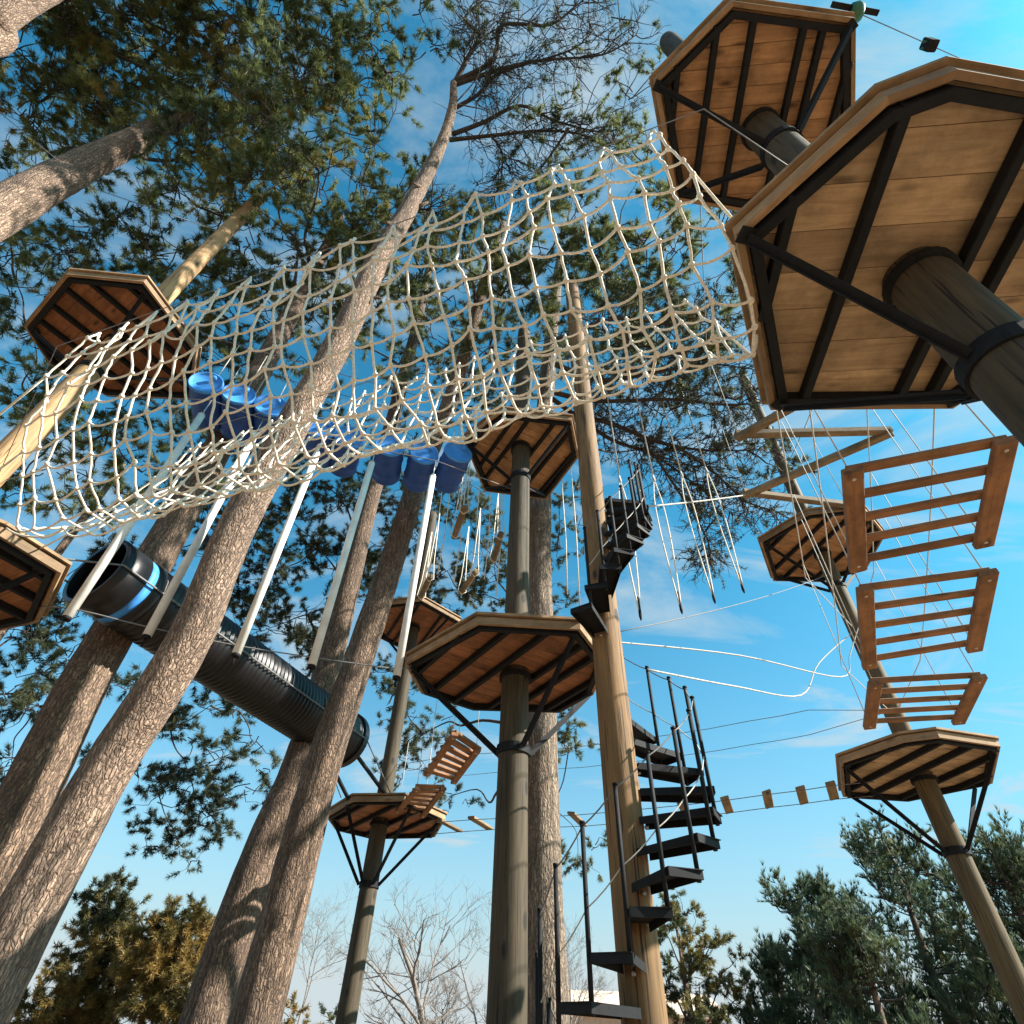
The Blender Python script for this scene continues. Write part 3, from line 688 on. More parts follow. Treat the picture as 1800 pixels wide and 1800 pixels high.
# ------------------------------------------------------------------ zigzag beams
zz = [(1420, 700, 7.3), (1300, 768, 7.5), (1563, 762, 7.6), (1312, 870, 7.8), (1492, 892, 7.95)]
ZP = [PH(x, y, h) for x, y, h in zz]
root = thing('zigzag_bridge', 'weathered timber beams laid out as a zigzag high up behind the near platform', 'beam bridge', ZP[2])
for i in range(4):
    a, b = ZP[i], ZP[i + 1]; dd = (b - a).normalized(); L = (b - a).length + 0.1
    m_ = MB(); m_.bar(Vector((-L / 2, 0, 0)), Vector((L / 2, 0, 0)), 0.12, 0.12, bev=0.014)
    ob = m_.build('beam', M_BEAM); ob.parent = root; ob.location = (a + b) / 2 - ZP[2] + Vector((0, 0, 0.07 * (i % 2))); ob.rotation_euler = dd.to_track_quat('X', 'Z').to_euler()
for i in range(1, 5):
    q = ZP[i]; rope('hanger_rope', [q, q + Vector((0, 0, 2.6))], 0.008, M_WROPE, root, 5)
for i, (s0, s1, nm) in enumerate(((1, 3, 'stair'), (2, 4, 'open'))):
    a = ZP[s0] + Vector((0, 0, 2.6)); b = ZP[s1] + Vector((0, 0, 2.6)); dv = (b - a).normalized()
    tag(rope('zigzag_cable', [Vector((*PB, a.z))] + sagline(a, b, 0.03, 8) + [Vector((*PR, b.z))], 0.008, M_WIRE), 'wire over the %s side corners of the zigzag beams' % nm, 'cable')

# ------------------------------------------------------------------ plank bridge
pp = [(1463, 1390), (1410, 1398), (1350, 1405), (1278, 1415), (1203, 1423), (1110, 1432), (1015, 1440), (935, 1443), (845, 1447), (790, 1451)]
PL = [PH(x, y, 3.3) for x, y in pp]
root = thing('plank_bridge', 'row of single short planks strung on wires behind the spiral stairs', 'bridge', PL[4])
bd = (PL[-1] - PL[0]).normalized(); bs = bd.cross(Vector((0, 0, 1))).normalized()
for q in PL:
    L = 0.82; m_ = MB(); m_.bar(Vector((-L / 2, 0, 0)), Vector((L / 2, 0, 0)), 0.15, 0.05, bev=0.01)
    dirv = (bs + bd * rng.uniform(-0.08, 0.08)).normalized()
    ob = m_.build('plank', M_BEAM); ob.parent = root; ob.location = q - PL[4]; ob.rotation_euler = (rng.uniform(-0.25, 0.25), 0, math.atan2(dirv.y, dirv.x))
for e in (-0.36, 0.0, 0.36):
    if e == 0.0: continue
    rope('foot_wire', [p + bs * e - Vector((0, 0, 0.03)) for p in ([PL[0] - bd * 0.6] + PL + [PL[-1] + bd * 0.5])], 0.007, M_WIRE, root, 5).location = -PL[4]
for e, z in ((-0.55, 1.15), (0.55, 1.15)):
    rope('hand_wire', [Vector((*PR, PL[0].z + z))] + [p + bs * e + Vector((0, 0, z)) for p in PL] + [Vector((*PHH, PL[0].z + z))], 0.006, M_WIRE, root, 5).location = -PL[4]

# ------------------------------------------------------------------ spiral staircase
def build_stairs():
    root = thing('spiral_staircase', 'black steel spiral staircase winding around the orange brown pole', 'staircase', (PS[0], PS[1], 0))
    riser = 0.235; pr = 0.15; posts = []; lower = [0.20 + riser * i for i in range(18)]; upper_ = [CAMZ + 3.15 + 0.225 * i for i in range(10)]
    for i, z in enumerate(lower + upper_):
        h = z - CAMZ
        ang = -12 + (h - 1.6) * 91 if i < len(lower) else 240 + (h - 3.15) * 63
        a = R(ang); d = Vector((math.cos(a), math.sin(a), 0)); t = Vector((-d.y, d.x, 0))
        w0, w1, Lr = (0.08, 0.135, 0.75) if i < len(lower) else (0.075, 0.11, 0.66)
        o = Vector((PS[0], PS[1], z))
        def pt(r, s, zz): return o + d * r + t * s + Vector((0, 0, zz))
        m_ = MB()
        top = [pt(pr, -w0, 0), pt(Lr, -w1, 0), pt(Lr + 0.02, w1, 0), pt(pr, w0, 0)]
        bot = [p - Vector((0, 0, 0.006)) for p in top]
        m_.add(top + bot, [(0, 1, 2, 3), (7, 6, 5, 4), (0, 4, 5, 1), (1, 5, 6, 2), (2, 6, 7, 3), (3, 7, 4, 0)])
        for s in (-1, 1):                                     # turned down edges
            m_.bar(pt(pr, w0 * s, -0.03), pt(Lr, w1 * s, -0.03), 0.006, 0.055)
        m_.bar(pt(Lr, -w1, -0.03), pt(Lr, w1, -0.03), 0.006, 0.055)
        m_.build('tread', M_STEEL, root, o + d * 0.45)
        pb = pt(Lr - 0.03, w1 - 0.02, -0.07); m_ = MB(); m_.tube([pb, pb + Vector((0, 0, 1.06))], 0.017, 7); m_.tube([pb + Vector((0, 0, 1.06)), pb + Vector((0, 0, 1.075))], 0.022, 7)
        m_.build('baluster', M_STEEL, root, pb); posts.append(pb + Vector((0, 0, 1.04)))
        if i % 2 == 0:
            q = pt(pr + 0.016, 0.0, -0.06); m_ = MB(); m_.tube([q, q + d * 0.03], 0.014, 6); m_.build('bolt', M_GALV, root, q)
    tops_ = list(posts)
    for ps in (posts[:len(lower)], posts[len(lower):]):
        for dz, rr, mm, nm in ((0.0, 0.006, M_WIRE, 'hand_cable'), (0.5, 0.005, M_WROPE, 'mid_cable')):
            fine = []
            for a, b in zip(ps[:-1], ps[1:]): fine += sagline(a - Vector((0, 0, dz)), b - Vector((0, 0, dz)), 0.015, 4)[:-1]
            m_ = MB(); m_.tube(fine, rr, 5); m_.build(nm, mm, root)
    return tops_
STAIR = build_stairs()
tag(rope('guy_rope', sagline(STAIR[-1] - Vector((0, 0, 0.9)), ZP[3], 0.02, 6), 0.012, M_WROPE), 'white rope from the top of the spiral stairs to a zigzag beam corner', 'rope')

# ------------------------------------------------------------------ hanging loop ropes between the central and the right pole
HG = 'rope loops hanging behind the stairs'
loops = [(1126, 1085, 7.2, 640), (1198, 1074, 7.6, 650), (1256, 1056, 8.0, 655), (1307, 1038, 8.4, 670)]
lab = ['long cream rope loop whose tip hangs beside the stair top', 'long cream rope loop, second from the spiral stairs', 'long cream rope loop, third from the spiral stairs', 'long cream rope loop nearest the small high platform']
tops = []
for i, (x, y, d_, ty) in enumerate(loops):
    b = PD(x, y, d_); hb = b.z
    top = Vector((b.x, b.y, CAMZ + 11.4)); sp = Vector((0.9, 0.42, 0)) * 0.10
    root = thing('rope_loop', lab[i], 'rope', b, HG)
    for s in (-1, 1):
        pts = [b + Vector((0, 0, 0.0)), b + sp * (0.45 * s) + Vector((0, 0, 0.5)), b + sp * s + Vector((0, 0, 1.5)), b + sp * (0.9 * s) + Vector((0, 0, 2.3)), Vector((b.x, b.y, hb + 2.9))]
        m_ = MB(); m_.tube(catmull(pts, 4), 0.011, 6); m_.build('loop_strand', M_ROPE, root)
    m_ = MB(); m_.tube([Vector((b.x, b.y, hb + 2.88)), top], 0.013, 6); m_.build('main_rope', M_WROPE, root)
    m_ = MB(); q = Vector((b.x, b.y, hb + 2.88)); m_.tube([q - Vector((0, 0, 0.09)), q, q + Vector((0, 0, 0.12))], [0.016, 0.030, 0.014], 7); m_.build('knot', M_WROPE, root)
    m_ = MB(); m_.tube([b - Vector((0, 0, 0.05)), b + Vector((0, 0, 0.02)), b + Vector((0, 0, 0.35))], [0.010, 0.024, 0.018], 7); m_.build('foot_grip', M_STEEL, root)
    tops.append(top)
tag(rope('loop_cable', catmull([Vector((0.3, 6.65, CAMZ + 11.5))] + tops + [Vector((6.5, 9.2, CAMZ + 11.5))], 4), 0.009, M_WIRE), 'high steel cable carrying the rope loops', 'cable')
# two short ropes right of the central platform
for i, (x, y0, y1) in enumerate(((1000, 830, 1068), (985, 870, 1045))):
    a = PD(x + 4, y0, 7.6); b = PD(x, y1, 7.6); b = Vector((a.x, a.y, b.z))
    tag(rope('drop_rope', [a + Vector((0, 0, 1.2)), a, a.lerp(b, 0.5) + Vector((0.02, 0, 0)), b], 0.011, M_ROPE), ['slack cream drop rope close to the spiral pole', 'slack cream drop rope against the pale trunk'][i], 'rope')

# swinging log steps from the upper central platform back to the far one
lg = [((818, 888), (797, 948)), ((848, 988), (800, 1056)), ((762, 1000), (734, 1062)), ((880, 940), (868, 985))]
lname = ['brown log step with the bark grain showing, next to the barrels', 'dark brown log step hanging over the lower central platform', 'brown log step close to the last white pole', 'short brown log step close to the central pole']
for i, (p, q) in enumerate(lg):
    a = PH(*p, 7.3); b = PH(*q, 7.3); c = (a + b) / 2; dv = (b - a).normalized(); a = c - dv * 0.45; b = c + dv * 0.45
    root = thing('log_step', lname[i], 'log', c, 'swinging log steps')
    m_ = MB(); m_.tube([a, a.lerp(b, 0.3), a.lerp(b, 0.7), b], [0.058, 0.064, 0.062, 0.056], 14); m_.build('log', M_BEAM, root, c)
    for e in (0.1, 0.9):
        q = a.lerp(b, e)
        for s in (-1, 1):
            w = Vector((-dv.y, dv.x, 0)) * (0.095 * s)
            m_ = MB(); m_.tube([q - Vector((0, 0, 0.09)), q + w, q + w * 0.5 + Vector((0, 0, 0.4)), q + Vector((0, 0, 1.9))], 0.010, 5); m_.build('sling_rope', M_ROPE, root)
for i in range(6):
    x = 772 + i * 22 + rng.uniform(-5, 5); a = PD(x, 850 + rng.uniform(-10, 20), 8.6); b = Vector((a.x, a.y, PD(x, rng.uniform(1005, 1075), 8.6).z))
    tag(rope('drop_rope', [a + Vector((0, 0, 0.8)), a, a.lerp(b, 0.6) + Vector((0.03, 0.02, 0)), b], 0.010, M_ROPE), ['thin cream drop rope beside the last white pole', 'thin cream drop rope next to the one by the white pole', 'thin cream drop rope behind the brown log by the barrels', 'thin cream drop rope in front of the far upper platform edge', 'thin cream drop rope under the left rim of the upper central platform', 'thin cream drop rope closest to the central pole'][i], 'rope', 'curtain of drop ropes')

# ------------------------------------------------------------------ zip lines and a pulley by the top platform
za = PH(1506, 22, 7.4); zb = PH(1632, 78, 7.4)
root = thing('pulley', 'small dark pulley block hanging in the open sky beside the top platform', 'pulley', zb)
m_ = MB(); m_.lathe(zb + Vector((0, 0.04, 0)), (0, -1, 0), [(0, 0.001), (0, 0.06), (0.02, 0.045), (0.05, 0.045), (0.07, 0.06), (0.07, 0.001)], 18); m_.build('wheel', M_GREEN, root)
m_ = MB(); m_.bar(zb + Vector((0, 0, 0.06)), zb - Vector((0, 0, 0.10)), 0.09, 0.10, (0, 1, 0), 0.01); m_.build('cheek', M_STEEL, root)
tag(rope('zip_wire', [za, zb, zb + (zb - za) * 14], 0.004, M_WIRE), 'thin zip wire running out from the corner of the top platform', 'cable')
root = thing('brake_block', 'dark green brake block clamped to the corner of the top platform', 'brake block', za)
m_ = MB(); m_.lathe(za - Vector((0.06, 0, 0)), (1, 0, 0), [(0, 0.001), (0, 0.075), (0.05, 0.09), (0.10, 0.075), (0.12, 0.001)], 16); m_.build('spring', M_GREEN, root)
m_ = MB(); m_.bar(za - Vector((0.25, 0.05, -0.02)), za + Vector((0.22, 0.0, 0.05)), 0.05, 0.06, bev=0.006); m_.build('clamp', M_STEEL, root)
for pts_, t in (([STAIR[17], PD(1300, 1152, 8.0), PD(1478, 1190, 10.6), PD(1494, 1150, 11.0), PD(1512, 1092, 11.3)], 'white rope from the top stair baluster across the open sky to the tall pole'),
      ([STAIR[15], PD(1290, 1206, 7.6), PD(1408, 1222, 9.6), PD(1440, 1165, 10.3), PD(1500, 1110, 11.3)], 'lower white rope slung from the stair rail with a kink in the sky')):
    tag(rope('safety_rope', catmull(pts_, 6), 0.010, M_WROPE), t, 'rope')
tag(rope('zip_wire', [Vector((-10.3, 0.62, CAMZ + 11.0)), PD(160, 330, 9.0), Vector((PI_[0], PI_[1], CAMZ + 12.3))], 0.008, M_WIRE), 'wire running to the bare top of the yellow pole', 'cable')
tag(rope('zip_wire', sagline((PS[0], PS[1], CAMZ + 3.2), (PR[0], PR[1], CAMZ + 7.4), 0.1, 10), 0.006, M_WIRE), 'thin wire from the stair pole up to the small high platform', 'cable')

# ------------------------------------------------------------------ trees
def trunk_mesh(pts, radii, m, parent, nseg=40, sub=14, rough=0.05):
    P = catmull(pts, sub); nR = len(P); cum = np.interp(np.arange(nR) / sub, range(len(pts)), radii)
    m_ = MB(); m_.tube(P, list(cum), nseg, True, True)
    sd0 = random.uniform(0, 90)
    base = len(m_.v)
    for i, v in enumerate(m_.v):
        ring = min(i // nseg, nR - 1); c = P[ring]; vv = Vector(v); o = vv - c
        k = 1 + rough * mnoise.noise(Vector((v[0] * 3.5 + sd0, v[1] * 3.5, v[2] * 1.1))) * 1.2 + rough * 0.8 * mnoise.noise(Vector((v[0] * 14 + sd0, v[1] * 14, v[2] * 5)))
        m_.v[i] = tuple(c + o * k)
    return m_.build('trunk', m, parent, pts[0]), P, cum

class Crown:
    def __init__(s): s.pos = []; s.dir = []; s.tint = []; s.len = []; s.tw = MB()
    def tuft(s, p, d, t, L): s.pos.append(p); s.dir.append(d); s.tint.append(t); s.len.append(L)
    def build(s, root, m, k=20, width=0.016, spread=0.9, twigmat=M_TWIG, name='crown'):
        if s.tw.v: s.tw.build('twigs', twigmat, root)['kind'] = 'stuff'
        n = len(s.pos)
        if not n: return
        P = np.array(s.pos); D = np.array(s.dir); D /= np.linalg.norm(D, axis=1)[:, None] + 1e-9
        T = np.repeat(np.array(s.tint), k); L = np.repeat(np.array(s.len), k)
        P = np.repeat(P, k, 0); D = np.repeat(D, k, 0)
        rnd = rng.normal(0, 1, D.shape); rnd /= np.linalg.norm(rnd, axis=1)[:, None]
        nd = D + rnd * spread; nd /= np.linalg.norm(nd, axis=1)[:, None]
        L = L * rng.uniform(0.65, 1.1, len(L)); T = np.clip(T + rng.normal(0, 0.08, len(T)), 0, 1)
        sd_ = np.cross(nd, rng.normal(0, 1, nd.shape)); sd_ /= np.linalg.norm(sd_, axis=1)[:, None] + 1e-9
        base = P + nd * 0.01
        V = np.empty((len(P), 3, 3)); V[:, 0] = base - sd_ * width / 2; V[:, 1] = base + sd_ * width / 2; V[:, 2] = base + nd * L[:, None]
        nv = len(P) * 3
        me = bpy.data.meshes.new(name); me.vertices.add(nv); me.loops.add(nv); me.polygons.add(len(P))
        off = np.array(root.location)
        me.vertices.foreach_set('co', (V.reshape(-1, 3) - off).ravel().astype(np.float32))
        me.loops.foreach_set('vertex_index', np.arange(nv, dtype=np.int32))
        me.polygons.foreach_set('loop_start', np.arange(0, nv, 3, dtype=np.int32))
        at = me.attributes.new('tint', 'FLOAT', 'POINT'); at.data.foreach_set('value', np.repeat(T, 3).astype(np.float32))
        me.materials.append(m); me.update()
        ob = bpy.data.objects.new(name, me); col.objects.link(ob); ob.parent = root
        return ob

def puff(cr, c, rad, ntuft, src=None, squash=0.62, tl=0.17, tbase=0.45, nsub=None, twig_r=0.012):
    """a spray of curved side shoots from src through c, with needle tufts along them"""
    c = np.array(c); src = c if src is None else np.array(src)
    nsub = nsub or max(3, ntuft // 21); per = max(3, ntuft // nsub)
    tb = tbase + rng.normal(0, 0.12)
    for i in range(nsub):
        v = rng.normal(0, 1, 3); v /= np.linalg.norm(v); v[2] *= squash
        e = c + v * rad * rng.uniform(0.55, 1.12)
        s0 = c + (src - c) * rng.uniform(0, 0.35) + rng.normal(0, 0.12 * rad, 3)
        midp = (s0 + e) / 2 + rng.normal(0, 0.13 * rad, 3)
        pts = [Vector(s0), Vector(s0 * 0.5 + midp * 0.5 + rng.normal(0, 0.04 * rad, 3)), Vector(midp), Vector(midp * 0.5 + e * 0.5 + rng.normal(0, 0.05 * rad, 3)), Vector(e)]
        cr.tw.tube(pts, [twig_r * 1.3, twig_r * 1.1, twig_r * 0.9, twig_r * 0.6, twig_r * 0.3], 4, False)
        d = (e - midp); dl = d / (np.linalg.norm(d) + 1e-9); tt = tb + rng.normal(0, 0.16)
        nb = max(1, per // 7)
        for k in range(nb):                                   # brushes: short shoots densely set with needles
            f = rng.uniform(0.15, 1.0); q = midp * (1 - f) + e * f
            sh = rng.normal(0, 1, 3) + dl * 0.9 + np.array([0, 0, 0.35]); sh *= rng.uniform(0.16, 0.34) / np.linalg.norm(sh)
            cr.tw.tube([Vector(q), Vector(q + sh)], [twig_r * 0.5, twig_r * 0.25], 3, False)
            for w in range(7):
                g_ = 0.25 + 0.85 * w / 6; cr.tuft(q + sh * g_ + rng.normal(0, 0.012, 3), sh + rng.normal(0, 0.05, 3), tt + rng.normal(0, 0.07), tl * rng.uniform(0.8, 1.15))

def limb(root, a, b, r0, bend=0.12, m=M_TWIG, r1=None, wob=0.06):
    a = Vector(a); b = Vector(b); L = (b - a).length
    mid = a.lerp(b, 0.45) + Vector((0, 0, -bend * L * 0.5)) + Vector(rng.normal(0, wob, 3)) * L
    q = a.lerp(b, 0.75) + Vector((0, 0, bend * 0.25 * L)) + Vector(rng.normal(0, wob * 0.6, 3)) * L
    pts = catmull([a, a.lerp(mid, 0.5) + Vector(rng.normal(0, wob * 0.4, 3)) * L, mid, q, b], 4); n = len(pts)
    r1 = r1 or r0 * 0.3
    m_ = MB(); m_.tube(pts, [r0 + (r1 - r0) * i / (n - 1) for i in range(n)], 7); m_.build('limb', m, root)

def on_trunk(P, z):
    best = min(range(len(P)), key=lambda i: abs(P[i].z - z)); return P[best]

def pine(label, tpts, radii, puffs, m_trunk=M_BARK, m_need=M_NEED, ntuft=200, tl=0.17, tbase=0.45, k=18, width=0.0135, attach=-1.2, group='tall pines of the park', limb_r=0.05, rough=0.05, spread=0.9, seg=36, sats=3):
    root = thing('pine_tree', label, 'tree', (tpts[0][0], tpts[0][1], 0), group)
    tr, P, cum = trunk_mesh(tpts, radii, m_trunk, root, seg, 14, rough)
    cr = Crown(); placed = []
    for pf in sorted(puffs, key=lambda q: min((PH(q[0], q[1], q[2]) - t).length for t in P)):
        px, py, h, rad = pf[:4]; dens = pf[4] if len(pf) > 4 else 1.0; tb = pf[5] if len(pf) > 5 else tbase
        c = PH(px, py, h)
        az = min(c.z + attach - 0.25 * rad, P[-1].z - 0.1); a = on_trunk(P, az + rng.uniform(-0.5, 0.3))
        da = (a - c).length; rl = limb_r * rng.uniform(0.7, 1.15)
        near = [q for q in placed if (q - c).length < 0.75 * da and (q - a).length < da]
        if near: a = min(near, key=lambda q: (q - c).length); rl *= 0.6
        placed.append(c)
        limb(root, a, c, rl)
        n = int(ntuft * dens * (rad / 1.2) ** 1.4 * 1.35)
        puff(cr, c, rad, n, a.lerp(c, 0.75), tl=tl, tbase=tb)
        for q in range(sats):
            v = rng.normal(0, 1, 3); v[2] *= 0.6; v = Vector(v).normalized() * rad * rng.uniform(0.9, 1.5)
            puff(cr, c + v, rad * rng.uniform(0.5, 0.8), int(n * 0.55), c, tl=tl, tbase=tb)
    cr.build(root, m_need, k, width, spread)
    return root, P

# big near trunk (net in front of it), thin dry crown
t1 = [PD(-60, 1815, 7.0), PD(0, 1700, 6.95), PD(190, 1350, 6.75), PD(330, 1130, 6.35), PD(430, 900, 5.95), PD(597, 600, 5.25), PD(668, 450, 4.85), PD(715, 372, 4.6), PD(772, 262, 4.05), PD(795, 190, 3.55), PD(797, 145, 3.25)]
t1[0].z = -0.1
root, P1 = pine('big near pine with plated pinkish bark leaning across behind the rope net', t1, [0.25, 0.245, 0.225, 0.215, 0.21, 0.20, 0.185, 0.17, 0.13, 0.10, 0.07],
    [(935, 235, 16.6, 1.0, 0.55), (1030, 215, 16.8, 1.2, 0.8), (1110, 165, 17.0, 1.1, 0.8), (960, 300, 15.8, 0.9, 0.5), (1080, 250, 16.2, 0.9, 0.6), (1000, 60, 18.4, 1.0, 0.12), (1090, 40, 18.4, 1.0, 0.15), (880, 30, 18.4, 0.9, 0.1), (690, 345, 15.0, 0.8, 0.9), (760, 400, 14.6, 0.7, 0.8)],
    ntuft=130, tl=0.15, tbase=0.3, limb_r=0.016, attach=-0.3, rough=0.045, seg=64, sats=1)
# its crooked dark branches
def px_branch(root, pts, r0, r1, D):
    P = [PZ(x, y, D + (i * 0.15)) for i, (x, y) in enumerate(pts)]
    Q = catmull(P, 5); n = len(Q); m_ = MB(); m_.tube(Q, [1.25 * (r0 + (r1 - r0) * i / (n - 1)) for i in range(n)], 7); m_.build('limb', M_TWIG, root)
    return Q
D1 = 14.2
bq = []
for pts, r0 in [([(797, 150), (826, 95), (842, 62), (818, 32), (850, 0), (880, -30)], 0.055), ([(797, 145), (868, 105), (882, 45), (965, 44), (1010, 12), (1050, -20)], 0.055),
      ([(797, 150), (880, 122), (952, 106), (1060, 96), (1120, 60)], 0.05), ([(800, 190), (842, 165), (880, 128), (1010, 85), (1040, 40)], 0.045), ([(795, 236), (850, 215), (915, 186), (975, 212), (1060, 232), (1110, 215)], 0.05),
      ([(790, 246), (868, 238), (950, 230), (1020, 236), (1075, 265)], 0.045), ([(862, 238), (882, 268), (880, 318), (868, 350)], 0.025), ([(1000, 225), (955, 290), (905, 345)], 0.03), ([(720, 372), (748, 368), (770, 380)], 0.03)]:
    bq.append(px_branch(root, pts, r0, 0.008, D1))
for (x, y, dx, dy, d_, r_) in ((700, 396, -22, -4, 4.72, 0.05), (728, 366, 24, -10, 4.55, 0.045), (640, 520, 30, 6, 5.0, 0.035), (745, 330, -20, -8, 4.35, 0.035), (492, 800, -34, 4, 5.75, 0.03)):
    a_ = PD(x, y, d_); b_ = PD(x + dx, y + dy, d_ - 0.15); m_ = MB(); m_.tube([a_, a_.lerp(b_, 0.6), b_ + Vector((0, 0, 0.03))], [r_, r_ * 0.8, r_ * 0.55], 8); m_.build('branch_stub', M_BARK3, root)
def twiggy(root, bq, per, need, name, flat_=1.0, Ls=(0.35, 1.2)):
    tw = MB(); crx = Crown()
    for Q in bq:
        for i in range(3, len(Q)):
            for k in range(per):
                p = Q[i].lerp(Q[i - 1], random.random()); L = random.uniform(*Ls); d = Vector(rng.normal(0, 1, 3)); d.z *= flat_; d.normalize(); d = (d + (Q[i] - Q[i - 1]).normalized() * 0.8).normalized()
                a = p + d * (L * 0.5) + Vector(rng.normal(0, 0.07, 3)); b = p + d * L + Vector(rng.normal(0, 0.13, 3))
                tw.tube([p, p.lerp(a, 0.5) + Vector(rng.normal(0, 0.03, 3)), a, a.lerp(b, 0.5) + Vector(rng.normal(0, 0.04, 3)), b], [0.014, 0.012, 0.010, 0.008, 0.004], 4, False)
                for e in range(5):
                    q = a.lerp(b, random.uniform(-0.4, 1.0)); dd = (d + Vector(rng.normal(0, 0.8, 3))).normalized() * random.uniform(0.15, 0.5)
                    m2 = q + dd * 0.5 + Vector(rng.normal(0, 0.04, 3))
                    tw.tube([q, m2, q + dd], [0.008, 0.006, 0.004], 3, False)
                    if random.random() < 0.35:
                        ee = (dd + Vector(rng.normal(0, 0.2, 3))).normalized() * random.uniform(0.08, 0.2); tw.tube([m2, m2 + ee], [0.005, 0.003], 3, False)
                    if random.random() < need:
                        for w in range(3): crx.tuft(np.array(q + dd * (0.6 + 0.2 * w)), np.array(dd), 0.35 + rng.normal(0, 0.15), 0.12)
    tw.build('fine_twigs', M_TWIG, root)['kind'] = 'stuff'; crx.build(root, M_NEEDD, 10, 0.013, 0.9, name=name)
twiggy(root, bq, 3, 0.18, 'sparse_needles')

# trunk left of the big one, behind the tunnel
t0 = [PD(-60, 1600, 8.2), PD(50, 1400, 8.2), PD(165, 1170, 8.3), PD(320, 900, 8.3), PD(480, 610, 8.1), PD(560, 460, 7.8), PD(600, 380, 7.4)]
t0 = [Vector((t0[0].x, t0[0].y, -0.1))] + t0
pine('tall pine with reddish bark standing behind the tunnel mouth', t0, [0.30, 0.29, 0.27, 0.26, 0.24, 0.20, 0.14, 0.08],
     [(300, 330, 14, 1.2), (390, 380, 14, 1.2), (210, 380, 13.5, 1.2), (480, 320, 14.5, 1.3), (430, 460, 13, 1.1), (110, 440, 13, 1.2), (260, 440, 13, 1.1), (330, 500, 12.5, 1.0), (30, 500, 12.5, 1.1), (520, 420, 13.5, 1.2), (400, 560, 12, 0.9), (30, 700, 10.5, 1.1),
      (480, 210, 15.5, 1.3), (560, 300, 15, 1.2), (350, 620, 11.4, 0.8), (190, 760, 9.8, 0.9), (150, 850, 8.8, 0.9), (60, 600, 11.6, 1.1), (20, 400, 13.5, 1.1), (60, 720, 10.2, .9), (250, 830, 9, .8), (330, 800, 9.4, .8), (30, 860, 8.6, .9), (480, 520, 12.6, 1.0), (540, 560, 12.4, .9), (420, 650, 11.4, .8), (90, 780, 9.5, .8)], m_trunk=M_BARK3, m_need=M_NEED, tbase=0.42, ntuft=150)

# pine above the yellow pole, foliage in the upper left
t6 = [Vector((-8.77, 3.66, -0.1)), Vector((-8.77, 3.66, 4)), Vector((-8.75, 3.66, 8)), PD(0, 372, 9.5), PD(130, 300, 9.5), PD(250, 240, 9.5), PD(330, 200, 9.3)]
pine('stout pine with sunlit scaly bark high above the yellow pole', t6, [0.42, 0.39, 0.37, 0.33, 0.29, 0.24, 0.16],
     [(300, 60, 17.5, 1.5), (390, 130, 17.5, 1.4, 1.2, 0.66), (340, 190, 17, 1.3, 1.1, 0.62), (250, 120, 17, 1.4, 1.1), (160, 60, 17, 1.5), (100, 150, 16.5, 1.4), (50, 210, 16, 1.3), (430, 250, 16.5, 1.2, 1.1, 0.78), (180, 200, 16.5, 1.2), (330, 270, 16, 1.1, 1.0, 0.6), (430, 50, 18, 1.4), (30, 90, 16.5, 1.4), (380, 20, 18, 1.5), (220, 10, 17.5, 1.5), (460, 170, 17.5, 1.2, 1.0, 0.75), (410, 310, 15.5, 0.8, 1.0, 0.8), (110, 260, 15.5, 0.9), (100, 10, 17, 1.4)],
     ntuft=190, tbase=0.5, attach=-1.5, rough=0.06, limb_r=0.07)
t6b = [Vector((-10.3, 0.6, -0.1)), Vector((-10.3, 0.62, 8)), PD(-60, 70, 9.8), PD(0, 30, 9.6), PD(60, -5, 9.4), PD(160, -50, 9.0)]
pine('pine of which only a short bark stretch shows above the upper left foliage', t6b, [0.38, 0.34, 0.27, 0.25, 0.22, 0.15], [(60, -60, 17, 1.4), (180, -70, 17.5, 1.4), (-60, 40, 16, 1.4)], attach=-1)

# two trunks right of the big near one
t3 = [PD(340, 1850, 10.4), PD(390, 1700, 10.3), PD(460, 1500, 10.25), PD(530, 1330, 10.25), PD(588, 1130, 10.2), PD(645, 900, 10.0), PD(690, 740, 9.6), PD(735, 560, 8.9), PD(762, 430, 8.0)]
t3[0].z = -0.1
pine('slim pine passing behind the black tunnel, left of its far end', t3, [0.30, 0.285, 0.27, 0.255, 0.235, 0.20, 0.18, 0.14, 0.08],
     [(560, 60, 19, 1.4), (640, 70, 19, 1.4), (680, 40, 19, 1.0), (520, 150, 18.5, 1.3), (610, 150, 18.5, 1.3), (680, 130, 18.5, 1.1), (560, 230, 17.5, 1.2), (660, 230, 17.5, 1.1), (480, 60, 18.5, 1.4), (640, 320, 16.5, 1.1), (570, 400, 15.5, 1.1), (660, 520, 14, 1.0), (700, 640, 12.6, 0.8), (520, 20, 19, 1.4), (740, 480, 14.6, 0.9), (620, 430, 15.5, 1.1), (560, 520, 14, 1.0), (610, 600, 13, .9), (760, 560, 13.8, .9), (540, 120, 18.5, 1.2), (720, 380, 16, .9), (650, 400, 15.6, 1.0), (780, 400, 15.5, .8)],
     m_trunk=M_BARK3, ntuft=150, tbase=0.42, attach=-1.5)
t4 = [PD(430, 1850, 8.95), PD(475, 1700, 8.9), PD(552, 1400, 8.8), PD(600, 1250, 8.75), PD(685, 1000, 8.6), PD(733, 850, 8.3), PD(800, 680, 7.7), PD(853, 493, 6.6), PD(885, 390, 5.9)]
t4[0].z = -0.1
